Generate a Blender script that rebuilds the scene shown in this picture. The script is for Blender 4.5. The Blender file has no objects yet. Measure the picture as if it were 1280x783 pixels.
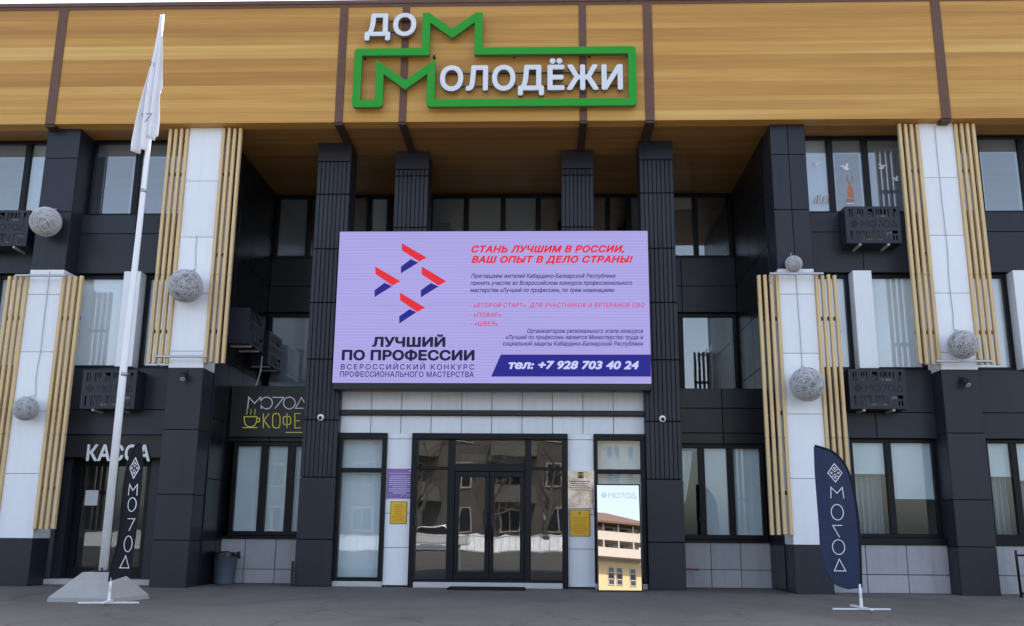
import bpy, math, random
import numpy as np
from mathutils import Vector, Matrix
from mathutils.geometry import delaunay_2d_cdt
R = math.radians
random.seed(7)
scene = bpy.context.scene
COL = scene.collection

# ------------------------------------------------------------------ camera
FPX, PITCH, YAW, ROLL, EYE = 1190.0, R(13.05), R(-1.99), R(0.468), 0.995
_fw = Vector((math.sin(YAW)*math.cos(PITCH), math.cos(YAW)*math.cos(PITCH), math.sin(PITCH)))
_r0 = Vector((math.cos(YAW), -math.sin(YAW), 0)); _u0 = _r0.cross(_fw)
_rt = _r0*math.cos(ROLL) + _u0*math.sin(ROLL); _up = -_r0*math.sin(ROLL) + _u0*math.cos(ROLL)
cd = bpy.data.cameras.new('camera'); cam = bpy.data.objects.new('camera', cd); COL.objects.link(cam)
cam.matrix_world = Matrix(((_rt.x, _up.x, -_fw.x, 0), (_rt.y, _up.y, -_fw.y, 0), (_rt.z, _up.z, -_fw.z, EYE), (0, 0, 0, 1)))
cd.sensor_width = 36; cd.lens = FPX/1280*36; cd.clip_end = 3000; cd.clip_start = 0.05
scene.camera = cam

# ------------------------------------------------------------------ sky, sun, exposure
SUN_EL, SUN_AZ = R(54.5), R(22)          # sun stands behind the building, a little to the right
w = bpy.data.worlds.new('World'); scene.world = w; w.use_nodes = True
nt = w.node_tree; nt.nodes.clear()
sky = nt.nodes.new('ShaderNodeTexSky'); sky.sky_type = 'NISHITA'; sky.sun_disc = False
sky.sun_elevation = SUN_EL; sky.sun_rotation = SUN_AZ; sky.air_density = 1.0; sky.dust_density = 2.5; sky.ozone_density = 1.0
hs = nt.nodes.new('ShaderNodeHueSaturation'); hs.inputs['Saturation'].default_value = 0.70
bg = nt.nodes.new('ShaderNodeBackground'); bg.inputs['Strength'].default_value = 0.13
wo = nt.nodes.new('ShaderNodeOutputWorld')
nt.links.new(sky.outputs[0], hs.inputs['Color']); nt.links.new(hs.outputs[0], bg.inputs[0]); nt.links.new(bg.outputs[0], wo.inputs[0])
sl = bpy.data.lights.new('sun', 'SUN'); sl.energy = 3.2; sl.angle = R(0.5); sl.color = (1, 0.95, 0.87)
so = bpy.data.objects.new('sun', sl); COL.objects.link(so)
sd = Vector((math.sin(SUN_AZ)*math.cos(SUN_EL), math.cos(SUN_AZ)*math.cos(SUN_EL), math.sin(SUN_EL)))
so.rotation_euler = sd.to_track_quat('Z', 'Y').to_euler(); so.location = (10, 30, 40)
vs = scene.view_settings
vs.view_transform = 'Standard'; vs.look = 'None'; vs.gamma = 1; vs.use_curve_mapping = False
EXPO = 1.76
vs.exposure = EXPO
GAIN = 1/2**EXPO                        # what gives off light is set in display terms

# ------------------------------------------------------------------ helpers
def at(x, y, Y):
    """point of the photograph (1280 wide) on the plane at depth Y"""
    d = _fw + _rt*((x-640)/FPX) - _up*((y-391.5)/FPX)
    t = Y/d.y
    return (d.x*t, Y, EYE + d.z*t)

def lin(c):
    return tuple((v/255/12.92 if v/255 <= .04045 else ((v/255+.055)/1.055)**2.4) for v in c)

def nodes(name):
    m = bpy.data.materials.new(name); m.use_nodes = True
    n = m.node_tree.nodes; b = n['Principled BSDF']
    return m, n, m.node_tree.links, b

def mat(name, col, rough=.5, spec=.5, metal=0, var=.06, nscale=1.5, bump=0, bscale=40, island=0.0, coat=0, stretch=(1, 1, 1), dirt=0.0):
    """base colour with soft noise wear, a tint per panel, fine bump"""
    m, n, L, b = nodes(name)
    b.inputs['Roughness'].default_value = rough; b.inputs['Specular IOR Level'].default_value = spec
    b.inputs['Metallic'].default_value = metal; b.inputs['Coat Weight'].default_value = coat
    tc = n.new('ShaderNodeTexCoord'); mp = n.new('ShaderNodeMapping'); mp.inputs['Scale'].default_value = stretch
    L.new(tc.outputs['Object'], mp.inputs[0])
    nz = n.new('ShaderNodeTexNoise'); nz.inputs['Scale'].default_value = nscale; nz.inputs['Detail'].default_value = 6
    nz.inputs['Roughness'].default_value = .65
    L.new(mp.outputs[0], nz.inputs['Vector'])
    mr = n.new('ShaderNodeMapRange'); mr.inputs['From Min'].default_value = .25; mr.inputs['From Max'].default_value = .75
    mr.inputs['To Min'].default_value = 1-var; mr.inputs['To Max'].default_value = 1+var
    L.new(nz.outputs[0], mr.inputs[0])
    fac = mr.outputs[0]
    if island:
        ge = n.new('ShaderNodeNewGeometry'); m2 = n.new('ShaderNodeMapRange')
        m2.inputs['To Min'].default_value = 1-island; m2.inputs['To Max'].default_value = 1+island
        L.new(ge.outputs['Random Per Island'], m2.inputs[0])
        mm = n.new('ShaderNodeMath'); mm.operation = 'MULTIPLY'
        L.new(fac, mm.inputs[0]); L.new(m2.outputs[0], mm.inputs[1]); fac = mm.outputs[0]
    if dirt:
        n3 = n.new('ShaderNodeTexNoise'); n3.inputs['Scale'].default_value = 5; n3.inputs['Detail'].default_value = 5
        mp3 = n.new('ShaderNodeMapping'); mp3.inputs['Scale'].default_value = (1.6, 1.6, .16)
        L.new(tc.outputs['Object'], mp3.inputs[0]); L.new(mp3.outputs[0], n3.inputs['Vector'])
        m3 = n.new('ShaderNodeMapRange'); m3.inputs['From Min'].default_value = .5; m3.inputs['From Max'].default_value = .75
        m3.inputs['To Min'].default_value = 1; m3.inputs['To Max'].default_value = 1-dirt
        L.new(n3.outputs[0], m3.inputs[0])
        mm = n.new('ShaderNodeMath'); mm.operation = 'MULTIPLY'
        L.new(fac, mm.inputs[0]); L.new(m3.outputs[0], mm.inputs[1]); fac = mm.outputs[0]
    vm = n.new('ShaderNodeVectorMath'); vm.operation = 'SCALE'; vm.inputs[0].default_value = col[:3]
    L.new(fac, vm.inputs['Scale']); L.new(vm.outputs[0], b.inputs['Base Color'])
    rr = n.new('ShaderNodeMapRange'); rr.inputs['To Min'].default_value = max(0, rough-.08); rr.inputs['To Max'].default_value = min(1, rough+.08)
    L.new(nz.outputs[0], rr.inputs[0]); L.new(rr.outputs[0], b.inputs['Roughness'])
    if bump:
        bz = n.new('ShaderNodeTexNoise'); bz.inputs['Scale'].default_value = bscale; bz.inputs['Detail'].default_value = 4
        L.new(mp.outputs[0], bz.inputs['Vector'])
        bp = n.new('ShaderNodeBump'); bp.inputs['Strength'].default_value = bump; bp.inputs['Distance'].default_value = .01
        L.new(bz.outputs[0], bp.inputs['Height']); L.new(bp.outputs[0], b.inputs['Normal'])
    return m

def wood(name, c0, c1, c2, sx=.10, sz=1.9, rough=.45, axis='z'):
    """broad planks with long stretched grain"""
    m, n, L, b = nodes(name)
    tc = n.new('ShaderNodeTexCoord')
    sep = n.new('ShaderNodeSeparateXYZ'); L.new(tc.outputs['Object'], sep.inputs[0])
    v = sep.outputs['Z'] if axis == 'z' else sep.outputs['Y']
    # plank index -> random tint
    dv = n.new('ShaderNodeMath'); dv.operation = 'MULTIPLY'; dv.inputs[1].default_value = 3.4; L.new(v, dv.inputs[0])
    fl = n.new('ShaderNodeMath'); fl.operation = 'FLOOR'; L.new(dv.outputs[0], fl.inputs[0])
    xs = n.new('ShaderNodeMath'); xs.operation = 'MULTIPLY'; xs.inputs[1].default_value = .0; L.new(sep.outputs['X'], xs.inputs[0])
    sh = n.new('ShaderNodeMath'); sh.operation = 'MULTIPLY_ADD'; sh.inputs[1].default_value = .377; L.new(fl.outputs[0], sh.inputs[0]); L.new(xs.outputs[0], sh.inputs[2])
    fx = n.new('ShaderNodeMath'); fx.operation = 'FLOOR'; L.new(sh.outputs[0], fx.inputs[0])
    cb = n.new('ShaderNodeCombineXYZ'); L.new(fl.outputs[0], cb.inputs[0]); L.new(fx.outputs[0], cb.inputs[1])
    wn = n.new('ShaderNodeTexWhiteNoise'); wn.noise_dimensions = '2D'; L.new(cb.outputs[0], wn.inputs['Vector'])
    mp = n.new('ShaderNodeMapping'); mp.inputs['Scale'].default_value = (sx, sz, sz)
    L.new(tc.outputs['Object'], mp.inputs[0])
    wo_ = n.new('ShaderNodeVectorMath'); wo_.operation = 'ADD'; L.new(mp.outputs[0], wo_.inputs[0])
    sc = n.new('ShaderNodeVectorMath'); sc.operation = 'SCALE'; sc.inputs['Scale'].default_value = 7.0; L.new(wn.outputs['Color'], sc.inputs[0]); L.new(sc.outputs[0], wo_.inputs[1])
    n1 = n.new('ShaderNodeTexNoise'); n1.inputs['Scale'].default_value = 1.0; n1.inputs['Detail'].default_value = 8; n1.inputs['Distortion'].default_value = .35; n1.inputs['Roughness'].default_value = .6
    L.new(wo_.outputs[0], n1.inputs['Vector'])
    mp2 = n.new('ShaderNodeMapping'); mp2.inputs['Scale'].default_value = (sx*4, sz*11, sz*11); L.new(wo_.outputs[0], mp2.inputs[0])
    n2 = n.new('ShaderNodeTexNoise'); n2.inputs['Scale'].default_value = .8; n2.inputs['Detail'].default_value = 4; L.new(mp2.outputs[0], n2.inputs['Vector'])
    ad = n.new('ShaderNodeMath'); ad.operation = 'MULTIPLY_ADD'; ad.inputs[1].default_value = .34; L.new(n2.outputs[0], ad.inputs[0]); L.new(n1.outputs[0], ad.inputs[2])
    ad2 = n.new('ShaderNodeMath'); ad2.operation = 'MULTIPLY_ADD'; ad2.inputs[1].default_value = .14; L.new(wn.outputs['Value'], ad2.inputs[0]); L.new(ad.outputs[0], ad2.inputs[2])
    cr = n.new('ShaderNodeValToRGB'); e = cr.color_ramp.elements
    e[0].position = .55; e[0].color = (*c0, 1); e[1].position = 1.12; e[1].color = (*c2, 1)
    e.new(.78).color = (*c1, 1)
    e[2].position = 1.0
    L.new(ad2.outputs[0], cr.inputs[0]); L.new(cr.outputs[0], b.inputs['Base Color'])
    fr = n.new('ShaderNodeMath'); fr.operation = 'FRACT'; L.new(dv.outputs[0], fr.inputs[0])
    gp = n.new('ShaderNodeMapRange'); gp.inputs['From Max'].default_value = .035; gp.inputs['To Min'].default_value = .72; L.new(fr.outputs[0], gp.inputs[0])
    sv = n.new('ShaderNodeVectorMath'); sv.operation = 'SCALE'; L.new(cr.outputs[0], sv.inputs[0]); L.new(gp.outputs[0], sv.inputs['Scale']); L.new(sv.outputs[0], b.inputs['Base Color'])
    b.inputs['Roughness'].default_value = rough; b.inputs['Specular IOR Level'].default_value = .35
    bp = n.new('ShaderNodeBump'); bp.inputs['Strength'].default_value = .12; bp.inputs['Distance'].default_value = .004
    L.new(n2.outputs[0], bp.inputs['Height']); L.new(bp.outputs[0], b.inputs['Normal'])
    return m

def glass(name, ior=1.5, tint=(.8, .85, .87), wav=.0, refl=(1, 1, 1)):
    m = bpy.data.materials.new(name); m.use_nodes = True
    n = m.node_tree.nodes; L = m.node_tree.links; n.clear()
    o = n.new('ShaderNodeOutputMaterial'); mx = n.new('ShaderNodeMixShader'); t = n.new('ShaderNodeBsdfTransparent'); g = n.new('ShaderNodeBsdfGlossy'); f = n.new('ShaderNodeFresnel')
    t.inputs[0].default_value = (*tint, 1); g.inputs['Color'].default_value = (*refl, 1); g.inputs['Roughness'].default_value = .01; f.inputs['IOR'].default_value = ior
    ge = n.new('ShaderNodeNewGeometry'); mi = n.new('ShaderNodeMapRange'); mi.inputs['To Min'].default_value = ior; mi.inputs['To Max'].default_value = 1/ior
    L.new(ge.outputs['Backfacing'], mi.inputs[0]); L.new(mi.outputs[0], f.inputs['IOR'])
    L.new(f.outputs[0], mx.inputs[0]); L.new(t.outputs[0], mx.inputs[1]); L.new(g.outputs[0], mx.inputs[2]); L.new(mx.outputs[0], o.inputs[0])
    if wav:
        tc = n.new('ShaderNodeTexCoord'); nz = n.new('ShaderNodeTexNoise'); nz.inputs['Scale'].default_value = 1.3; nz.inputs['Detail'].default_value = 1
        L.new(tc.outputs['Object'], nz.inputs['Vector'])
        bp = n.new('ShaderNodeBump'); bp.inputs['Strength'].default_value = wav; bp.inputs['Distance'].default_value = .02
        L.new(nz.outputs[0], bp.inputs['Height']); L.new(bp.outputs[0], g.inputs['Normal'])
    return m

def led(name, col):
    """lamp diodes in rows: an emitter with fine dark lines between the rows"""
    m, n, L, b = nodes(name)
    b.inputs['Base Color'].default_value = (.012, .012, .012, 1); b.inputs['Roughness'].default_value = .6; b.inputs['Specular IOR Level'].default_value = .08
    tc = n.new('ShaderNodeTexCoord')
    mp = n.new('ShaderNodeMapping'); mp.inputs['Scale'].default_value = (.05, 1, 1); L.new(tc.outputs['Object'], mp.inputs[0])
    wv = n.new('ShaderNodeTexWave'); wv.bands_direction = 'Z'; wv.inputs['Scale'].default_value = 5.3; wv.inputs['Distortion'].default_value = .25
    L.new(mp.outputs[0], wv.inputs['Vector'])
    nz = n.new('ShaderNodeTexNoise'); nz.inputs['Scale'].default_value = 9; mp2 = n.new('ShaderNodeMapping'); mp2.inputs['Scale'].default_value = (.04, 1, 2.2)
    L.new(tc.outputs['Object'], mp2.inputs[0]); L.new(mp2.outputs[0], nz.inputs['Vector'])
    ad = n.new('ShaderNodeMath'); ad.operation = 'ADD'; L.new(wv.outputs['Fac'], ad.inputs[0]); L.new(nz.outputs[0], ad.inputs[1])
    mr = n.new('ShaderNodeMapRange'); mr.inputs['From Min'].default_value = .4; mr.inputs['From Max'].default_value = 1.6
    mr.inputs['To Min'].default_value = .91; mr.inputs['To Max'].default_value = 1.07
    L.new(ad.outputs[0], mr.inputs[0])
    ml = n.new('ShaderNodeMath'); ml.operation = 'MULTIPLY'; ml.inputs[1].default_value = GAIN; L.new(mr.outputs[0], ml.inputs[0])
    b.inputs['Emission Color'].default_value = (*col, 1); L.new(ml.outputs[0], b.inputs['Emission Strength'])
    return m

ORG = {}
def world_of(p):
    return ORG.get(p.name, Vector((0, 0, 0))) if p else Vector((0, 0, 0))

class MB:
    def __init__(s): s.v = []; s.f = []; s.m = []
    def poly(s, pts, m=0):
        i = len(s.v); s.v += [Vector(p) for p in pts]; s.f.append(tuple(range(i, i+len(pts)))); s.m.append(m); return s
    def box(s, x0, x1, y0, y1, z0, z1, m=0):
        if x0 > x1: x0, x1 = x1, x0
        if y0 > y1: y0, y1 = y1, y0
        if z0 > z1: z0, z1 = z1, z0
        i = len(s.v)
        s.v += [Vector(p) for p in ((x0,y0,z0),(x1,y0,z0),(x1,y1,z0),(x0,y1,z0),(x0,y0,z1),(x1,y0,z1),(x1,y1,z1),(x0,y1,z1))]
        for q in ((0,3,2,1),(4,5,6,7),(0,1,5,4),(1,2,6,5),(2,3,7,6),(3,0,4,7)):
            s.f.append(tuple(i+k for k in q)); s.m.append(m)
        return s
    def cbox(s, x0, x1, y0, y1, z0, z1, c=.006, m=0):
        """box whose edges are all chamfered"""
        c = min(c, (x1-x0)*.4, (y1-y0)*.4, (z1-z0)*.4)
        i = len(s.v); P = []
        for sx, xa in ((1, x0), (-1, x1)):
            for sy, ya in ((1, y0), (-1, y1)):
                for sz, za in ((1, z0), (-1, z1)):
                    P += [(xa, ya+sy*c, za+sz*c), (xa+sx*c, ya, za+sz*c), (xa+sx*c, ya+sy*c, za)]
        s.v += [Vector(p) for p in P]
        def k(a, b_, c_, t): return i+((a*2+b_)*2+c_)*3+t
        F = []
        for a in (0, 1):
            F.append([k(a,0,0,0), k(a,1,0,0), k(a,1,1,0), k(a,0,1,0)][::(1 if a else -1)])
            F.append([k(0,a,0,1), k(1,a,0,1), k(1,a,1,1), k(0,a,1,1)][::(-1 if a else 1)])
            F.append([k(0,0,a,2), k(1,0,a,2), k(1,1,a,2), k(0,1,a,2)][::(1 if a else -1)])
        for a in (0, 1):
            for b_ in (0, 1):
                F.append([k(a,b_,0,0), k(a,b_,1,0), k(a,b_,1,1), k(a,b_,0,1)])
                F.append([k(a,0,b_,0), k(a,1,b_,0), k(a,1,b_,2), k(a,0,b_,2)])
                F.append([k(0,a,b_,1), k(1,a,b_,1), k(1,a,b_,2), k(0,a,b_,2)])
                for c_ in (0, 1): F.append([k(a,b_,c_,0), k(a,b_,c_,1), k(a,b_,c_,2)])
        for q in F: s.f.append(tuple(q)); s.m.append(m)
        return s
    def tube(s, path, r, n=8, m=0, cap=True, closed=False):
        path = [Vector(p) for p in path]; N = len(path)
        rad = r if isinstance(r, (list, tuple)) else [r]*N
        base = len(s.v); prev = None
        for i, p in enumerate(path):
            if closed: t = path[(i+1) % N]-path[i-1]
            else: t = path[min(i+1, N-1)]-path[max(i-1, 0)]
            t.normalize()
            if prev is None:
                a = t.orthogonal().normalized()
            else:
                a = prev-t*prev.dot(t)
                a = a.normalized() if a.length > 1e-6 else t.orthogonal().normalized()
            prev = a; b = t.cross(a)
            for k in range(n):
                th = 2*math.pi*k/n
                s.v.append(p+(a*math.cos(th)+b*math.sin(th))*rad[i])
        for i in range(N if closed else N-1):
            j = (i+1) % N
            for k in range(n):
                s.f.append((base+i*n+k, base+i*n+(k+1) % n, base+j*n+(k+1) % n, base+j*n+k)); s.m.append(m)
        if cap and not closed:
            s.f.append(tuple(base+k for k in range(n))[::-1]); s.m.append(m)
            s.f.append(tuple(base+(N-1)*n+k for k in range(n))); s.m.append(m)
        return s
    def prism(s, pts, y0, y1, m=0):
        """outline in X,Z extruded from y0 to y1"""
        i = len(s.v); n = len(pts)
        s.v += [Vector((p[0], y0, p[1])) for p in pts]+[Vector((p[0], y1, p[1])) for p in pts]
        s.f.append(tuple(range(i, i+n))); s.m.append(m)
        s.f.append(tuple(range(i+2*n-1, i+n-1, -1))); s.m.append(m)
        for k in range(n):
            j = (k+1) % n
            s.f.append((i+k, i+n+k, i+n+j, i+j)); s.m.append(m)
        return s
    def stroke(s, pts, wd, y0, y1, closed=False, m=0, fn=None):
        """a line of constant width with mitred corners in the X,Z plane, y0..y1 thick; fn bends points"""
        P = [Vector((p[0], p[1])) for p in pts]; N = len(P)
        Lf, Rt = [], []
        for i in range(N):
            a = P[i]-P[i-1] if (closed or i) else P[1]-P[0]
            b = P[(i+1) % N]-P[i] if (closed or i < N-1) else P[i]-P[i-1]
            a.normalize(); b.normalize()
            na = Vector((-a.y, a.x)); nb = Vector((-b.y, b.x))
            mt = (na+nb)
            mt = mt.normalized() if mt.length > 1e-5 else na
            k = wd/2/max(.35, mt.dot(na))
            Lf.append(P[i]+mt*k); Rt.append(P[i]-mt*k)
        for i in range(N if closed else N-1):
            j = (i+1) % N
            q = [Lf[i], Rt[i], Rt[j], Lf[j]]
            c = len(s.v)
            for yy in (y0, y1):
                for p in q:
                    v = Vector((p.x, yy, p.y)); s.v.append(fn(v) if fn else v)
            for g in ((0,1,2,3),(7,6,5,4),(0,3,7,4),(1,5,6,2)): s.f.append(tuple(c+k for k in g)); s.m.append(m)
            if not closed and i == 0: s.f.append((c, c+4, c+5, c+1)); s.m.append(m)
            if not closed and i == N-2: s.f.append((c+3, c+2, c+6, c+7)); s.m.append(m)
        return s
    def grid(s, fn, nu, nv, m=0, thick=None):
        i = len(s.v)
        for a in range(nu+1):
            for b in range(nv+1): s.v.append(Vector(fn(a/nu, b/nv)))
        for a in range(nu):
            for b in range(nv):
                s.f.append((i+a*(nv+1)+b, i+(a+1)*(nv+1)+b, i+(a+1)*(nv+1)+b+1, i+a*(nv+1)+b+1)); s.m.append(m)
        return s
    def lathe(s, prof, c, n=24, m=0):
        i = len(s.v); k = len(prof)
        for a in range(n):
            th = 2*math.pi*a/n
            for r, z in prof: s.v.append(Vector((c[0]+r*math.cos(th), c[1]+r*math.sin(th), c[2]+z)))
        for a in range(n):
            b = (a+1) % n
            for j in range(k-1):
                s.f.append((i+a*k+j, i+b*k+j, i+b*k+j+1, i+a*k+j+1)); s.m.append(m)
        return s
    def build(s, name, mats, parent=None, loc=None, smooth=False, solid=0, bevel=0):
        if not isinstance(mats, (list, tuple)): mats = [mats]
        org = world_of(parent) if parent else Vector(loc or (0, 0, 0))
        me = bpy.data.meshes.new(name)
        me.from_pydata([tuple(v-org) for v in s.v], [], s.f)
        for a in mats: me.materials.append(a)
        me.polygons.foreach_set('material_index', s.m)
        if smooth: me.polygons.foreach_set('use_smooth', [True]*len(s.f))
        me.update()
        o = bpy.data.objects.new(name, me); COL.objects.link(o)
        ORG[o.name] = org.copy()
        if parent: o.parent = parent
        else: o.location = org
        if solid:
            md = o.modifiers.new('solid', 'SOLIDIFY'); md.thickness = solid; md.offset = 0
        if bevel:
            md = o.modifiers.new('bevel', 'BEVEL'); md.width = bevel; md.segments = 2; md.limit_method = 'ANGLE'
        return o

def tag(o, label=None, cat=None, group=None, kind=None):
    if label: o['label'] = label
    if cat: o['category'] = cat
    if group: o['group'] = group
    if kind: o['kind'] = kind
    return o

def thing(name, loc, label, cat, group=None):
    o = bpy.data.objects.new(name, None); COL.objects.link(o); o.location = loc
    o.empty_display_size = .2
    ORG[o.name] = Vector(loc)
    return tag(o, label, cat, group)

def copy_tree(o, parent=None):
    c = o.copy(); COL.objects.link(c)
    if parent: c.parent = parent
    for ch in list(o.children): copy_tree(ch, c)
    return c

_font_cache = {}
def text_mesh(body, bold=0, shear=0, spacing=1.0):
    """outline of the letters triangulated under the non-zero rule (the font's contours overlap)"""
    key = (body, shear, spacing)
    if key in _font_cache: return _font_cache[key]
    c = bpy.data.curves.new('text', 'FONT'); c.body = body; c.shear = shear; c.space_character = spacing
    o = bpy.data.objects.new('text', c); COL.objects.link(o)
    dg = bpy.context.evaluated_depsgraph_get(); dg.update()
    cu = o.evaluated_get(dg).to_curve(dg)
    loops = []
    for sp in cu.splines:
        L_ = []
        P_ = sp.bezier_points
        for i in range(len(P_)):
            p, q = P_[i], P_[(i+1) % len(P_)]
            p0, p1, p2, p3 = (Vector(v[:2]) for v in (p.co, p.handle_right, q.handle_left, q.co))
            d = (p3-p0)
            flat = d.length < 1e-6 or (abs(d.cross(p1-p0))+abs(d.cross(p2-p0)))/max(d.length, 1e-6) < .003
            n_ = 1 if flat else 5
            for k in range(n_):
                t = k/n_; L_.append(p0*(1-t)**3+p1*3*t*(1-t)**2+p2*3*t*t*(1-t)+p3*t**3)
        out = []
        for v in L_:
            if not out or (v-out[-1]).length > 1e-5: out.append(v)
        if len(out) > 2: loops.append(out)
    bpy.data.objects.remove(o); bpy.data.curves.remove(c)
    res = fill_loops(loops)
    _font_cache[key] = res
    return res

def fill_loops(loops):
    V, E = [], []
    for L_ in loops:
        b0 = len(V); V += L_; E += [(b0+i, b0+(i+1) % len(L_)) for i in range(len(L_))]
    r_ = delaunay_2d_cdt(V, E, [], 0, 1e-5)
    ov, of = r_[0], r_[2]
    A = np.array([V[e[0]] for e in E]); Bq = np.array([V[e[1]] for e in E])
    X = np.array([sum((ov[k] for k in f), Vector((0, 0)))/len(f) for f in of])
    keep = []
    for ci in range(0, len(X), 400):
        x = X[ci:ci+400, None, 0]; y = X[ci:ci+400, None, 1]
        up = (A[None, :, 1] <= y) & (Bq[None, :, 1] > y); dn = (A[None, :, 1] > y) & (Bq[None, :, 1] <= y)
        cr = (Bq[None, :, 0]-A[None, :, 0])*(y-A[None, :, 1])-(x-A[None, :, 0])*(Bq[None, :, 1]-A[None, :, 1])
        keep.append(((up & (cr > 0)).sum(1)-(dn & (cr < 0)).sum(1)) != 0)
    keep = np.concatenate(keep)
    fs = [tuple(f) for f, k in zip(of, keep) if k]
    used = sorted({i for f in fs for i in f}); mp_ = {u: i for i, u in enumerate(used)}
    return ([(ov[u].x, ov[u].y) for u in used], [tuple(mp_[i] for i in f) for f in fs])

def text(mb, body, x0, x1, zb, zt, y, depth=0, bold=0, shear=0, spacing=1.0, m=0, mside=None):
    """letters filling x0..x1, base line zb, capital height zt; a heavier weight comes from shifted copies, each a hair behind the last"""
    vs_, fs = text_mesh(body, 0, shear, spacing)
    xs = [p[0] for p in vs_]; a, b = min(xs)-bold, max(xs)+bold
    H_ = .73+bold*2
    offs = [(0, 0)]
    if bold: offs += [(bold*math.cos(t*math.pi/4), bold*math.sin(t*math.pi/4)) for t in range(8)]
    cnt = {}
    for f in fs:
        for k in range(len(f)): cnt[(f[k], f[(k+1) % len(f)])] = 1
    rim = [(p, q) for (p, q) in cnt if (q, p) not in cnt]
    for o_i, (ox, oz) in enumerate(offs):
        i = len(mb.v); yy = y+o_i*.0004
        def P(p, yv):
            return Vector((x0+(p[0]+ox-a)/(b-a)*(x1-x0), yv, zb+(p[1]+oz+bold)/H_*(zt-zb)))
        mb.v += [P(p, yy) for p in vs_]
        for f in fs: mb.f.append(tuple(i+k for k in f)); mb.m.append(m)
        if depth:
            n = len(vs_); mb.v += [P(p, yy+depth) for p in vs_]
            for (p, q) in rim: mb.f.append((i+p, i+n+p, i+n+q, i+q)); mb.m.append(m if mside is None else mside)
    return mb

def logo_letters(k):
    """thin-line letters of the youth mark, each in a unit box"""
    circ = [(.5+.5*math.cos(2*math.pi*t/28), .5+.5*math.sin(2*math.pi*t/28)) for t in range(28)]
    return {'M': ([(0, 0), (.06, 1), (.5, .45), (.94, 1), (1, 0)], False), 'O': (circ, True),
            '7': ([(0, 1), (.95, 1), (.32, 0)], False), 'D': ([(0, 0), (.5, 1), (1, 0)], True)}[k]

def emblem(mb, cx, cz, hw, hh, wd, y0, y1, fn=None, m=0):
    """the small diamond mark"""
    mb.stroke([(cx, cz-hh), (cx+hw, cz), (cx, cz+hh), (cx-hw, cz)], wd, y0, y1, True, m, fn)
    if hw < .07: wd *= .8
    q = .45
    mb.stroke([(cx-hw*q, cz+hh*q), (cx, cz+hh*.12), (cx+hw*q, cz+hh*q)], wd*.8, y0, y1, False, m, fn)
    mb.stroke([(cx-hw*q, cz-hh*q), (cx, cz-hh*.12), (cx+hw*q, cz-hh*q)], wd*.8, y0, y1, False, m, fn)
    for dx, dz in ((-.5, 0), (.5, 0), (0, .5), (0, -.5)):
        x, z = cx+dx*hw, cz+dz*hh
        mb.stroke([(x-hw*.1, z-hh*.08), (x+hw*.1, z-hh*.08), (x+hw*.1, z+hh*.08), (x-hw*.1, z+hh*.08)], wd*.8, y0, y1, True, m, fn)

# ------------------------------------------------------------------ materials
M = {}
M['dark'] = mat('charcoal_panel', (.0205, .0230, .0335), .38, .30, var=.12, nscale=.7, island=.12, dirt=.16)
M['dark_shaded'] = mat('charcoal_panel_shaded', (.007, .0085, .012), .30, .30, var=.08, nscale=.7, island=.12)  # same charcoal panel, with the recess shade put into a darker colour
M['joint'] = mat('panel_joint', (.006, .006, .008), .8, .2)
M['frame'] = mat('window_frame_graphite', (.005, .006, .009), .4, .22)
M['white'] = mat('white_composite_panel', (.82, .84, .88), .32, .45, var=.02, nscale=.8, island=.03, dirt=.05)
M['wjoint'] = mat('white_panel_joint', (.24, .25, .28), .8, .2)
M['tile'] = mat('grey_stone_tile', (.40, .40, .42), .55, .35, var=.06, nscale=9, island=.05, dirt=.15)
M['ptile'] = mat('pale_tile', (.76, .78, .82), .45, .4, var=.04, nscale=4, island=.05, dirt=.10)
M['grout'] = mat('tile_grout', (.16, .16, .17), .9, .2)
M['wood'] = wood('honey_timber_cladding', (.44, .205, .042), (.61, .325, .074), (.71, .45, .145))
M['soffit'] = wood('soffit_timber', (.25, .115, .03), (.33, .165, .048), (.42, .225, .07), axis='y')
M['strip'] = mat('brown_cover_strip', (.135, .062, .038), .5, .4, var=.2, nscale=6)
M['strip2'] = mat('dark_brown_beam', (.06, .035, .025), .5, .4, var=.15, nscale=6)
M['pine'] = mat('pale_pine_slat', (.66, .475, .245), .5, .4, var=.13, nscale=14, stretch=(1, 1, .06), island=.05)
M['bolt'] = mat('black_bracket', (.012, .012, .014), .5, .4)
M['silver'] = mat('brushed_aluminium', (.42, .42, .44), .35, .5, metal=.6, nscale=9)
M['green'] = mat('sign_green', (.016, .32, .018), .45, .3, var=.04)
M['greenside'] = mat('sign_green_edge', (.10, .20, .09), .5, .4)
M['letter'] = mat('sign_letter_white', (.74, .76, .80), .35, .45, var=.02)
M['letterside'] = mat('sign_letter_edge', (.20, .20, .23), .5, .4)
M['paintwhite'] = mat('white_lettering', (.80, .80, .82), .5, .3, var=.02)
M['dim'] = mat('grey_lettering', (.42, .43, .46), .5, .3, var=.02)
M['yellowline'] = mat('yellow_lettering', (.80, .76, .10), .5, .3, var=.02)
M['etched'] = mat('pale_vinyl', (.52, .55, .60), .5, .3)
M['black'] = mat('black_plastic', (.012, .012, .014), .45, .4)
M['blind'] = mat('pale_roller_blind', (.84, .86, .88), .8, .2, var=.05, nscale=1.2)
M['blindgrey'] = mat('grey_roller_blind', (.36, .38, .40), .8, .2, var=.05, nscale=1.2)
M['curtain'] = mat('grey_curtain', (.42, .43, .46), .85, .2, var=.08, nscale=2)
M['room'] = mat('room_wall', (.22, .21, .20), .8, .2)
M['roomlight'] = mat('pale_room_wall', (.62, .63, .64), .8, .2)
M['glass'] = glass('window_glass', 1.5, (.88, .92, .93), .06)
M['coated'] = glass('coated_window_glass', 1.75, (.95, .97, .98), .05)
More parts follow.
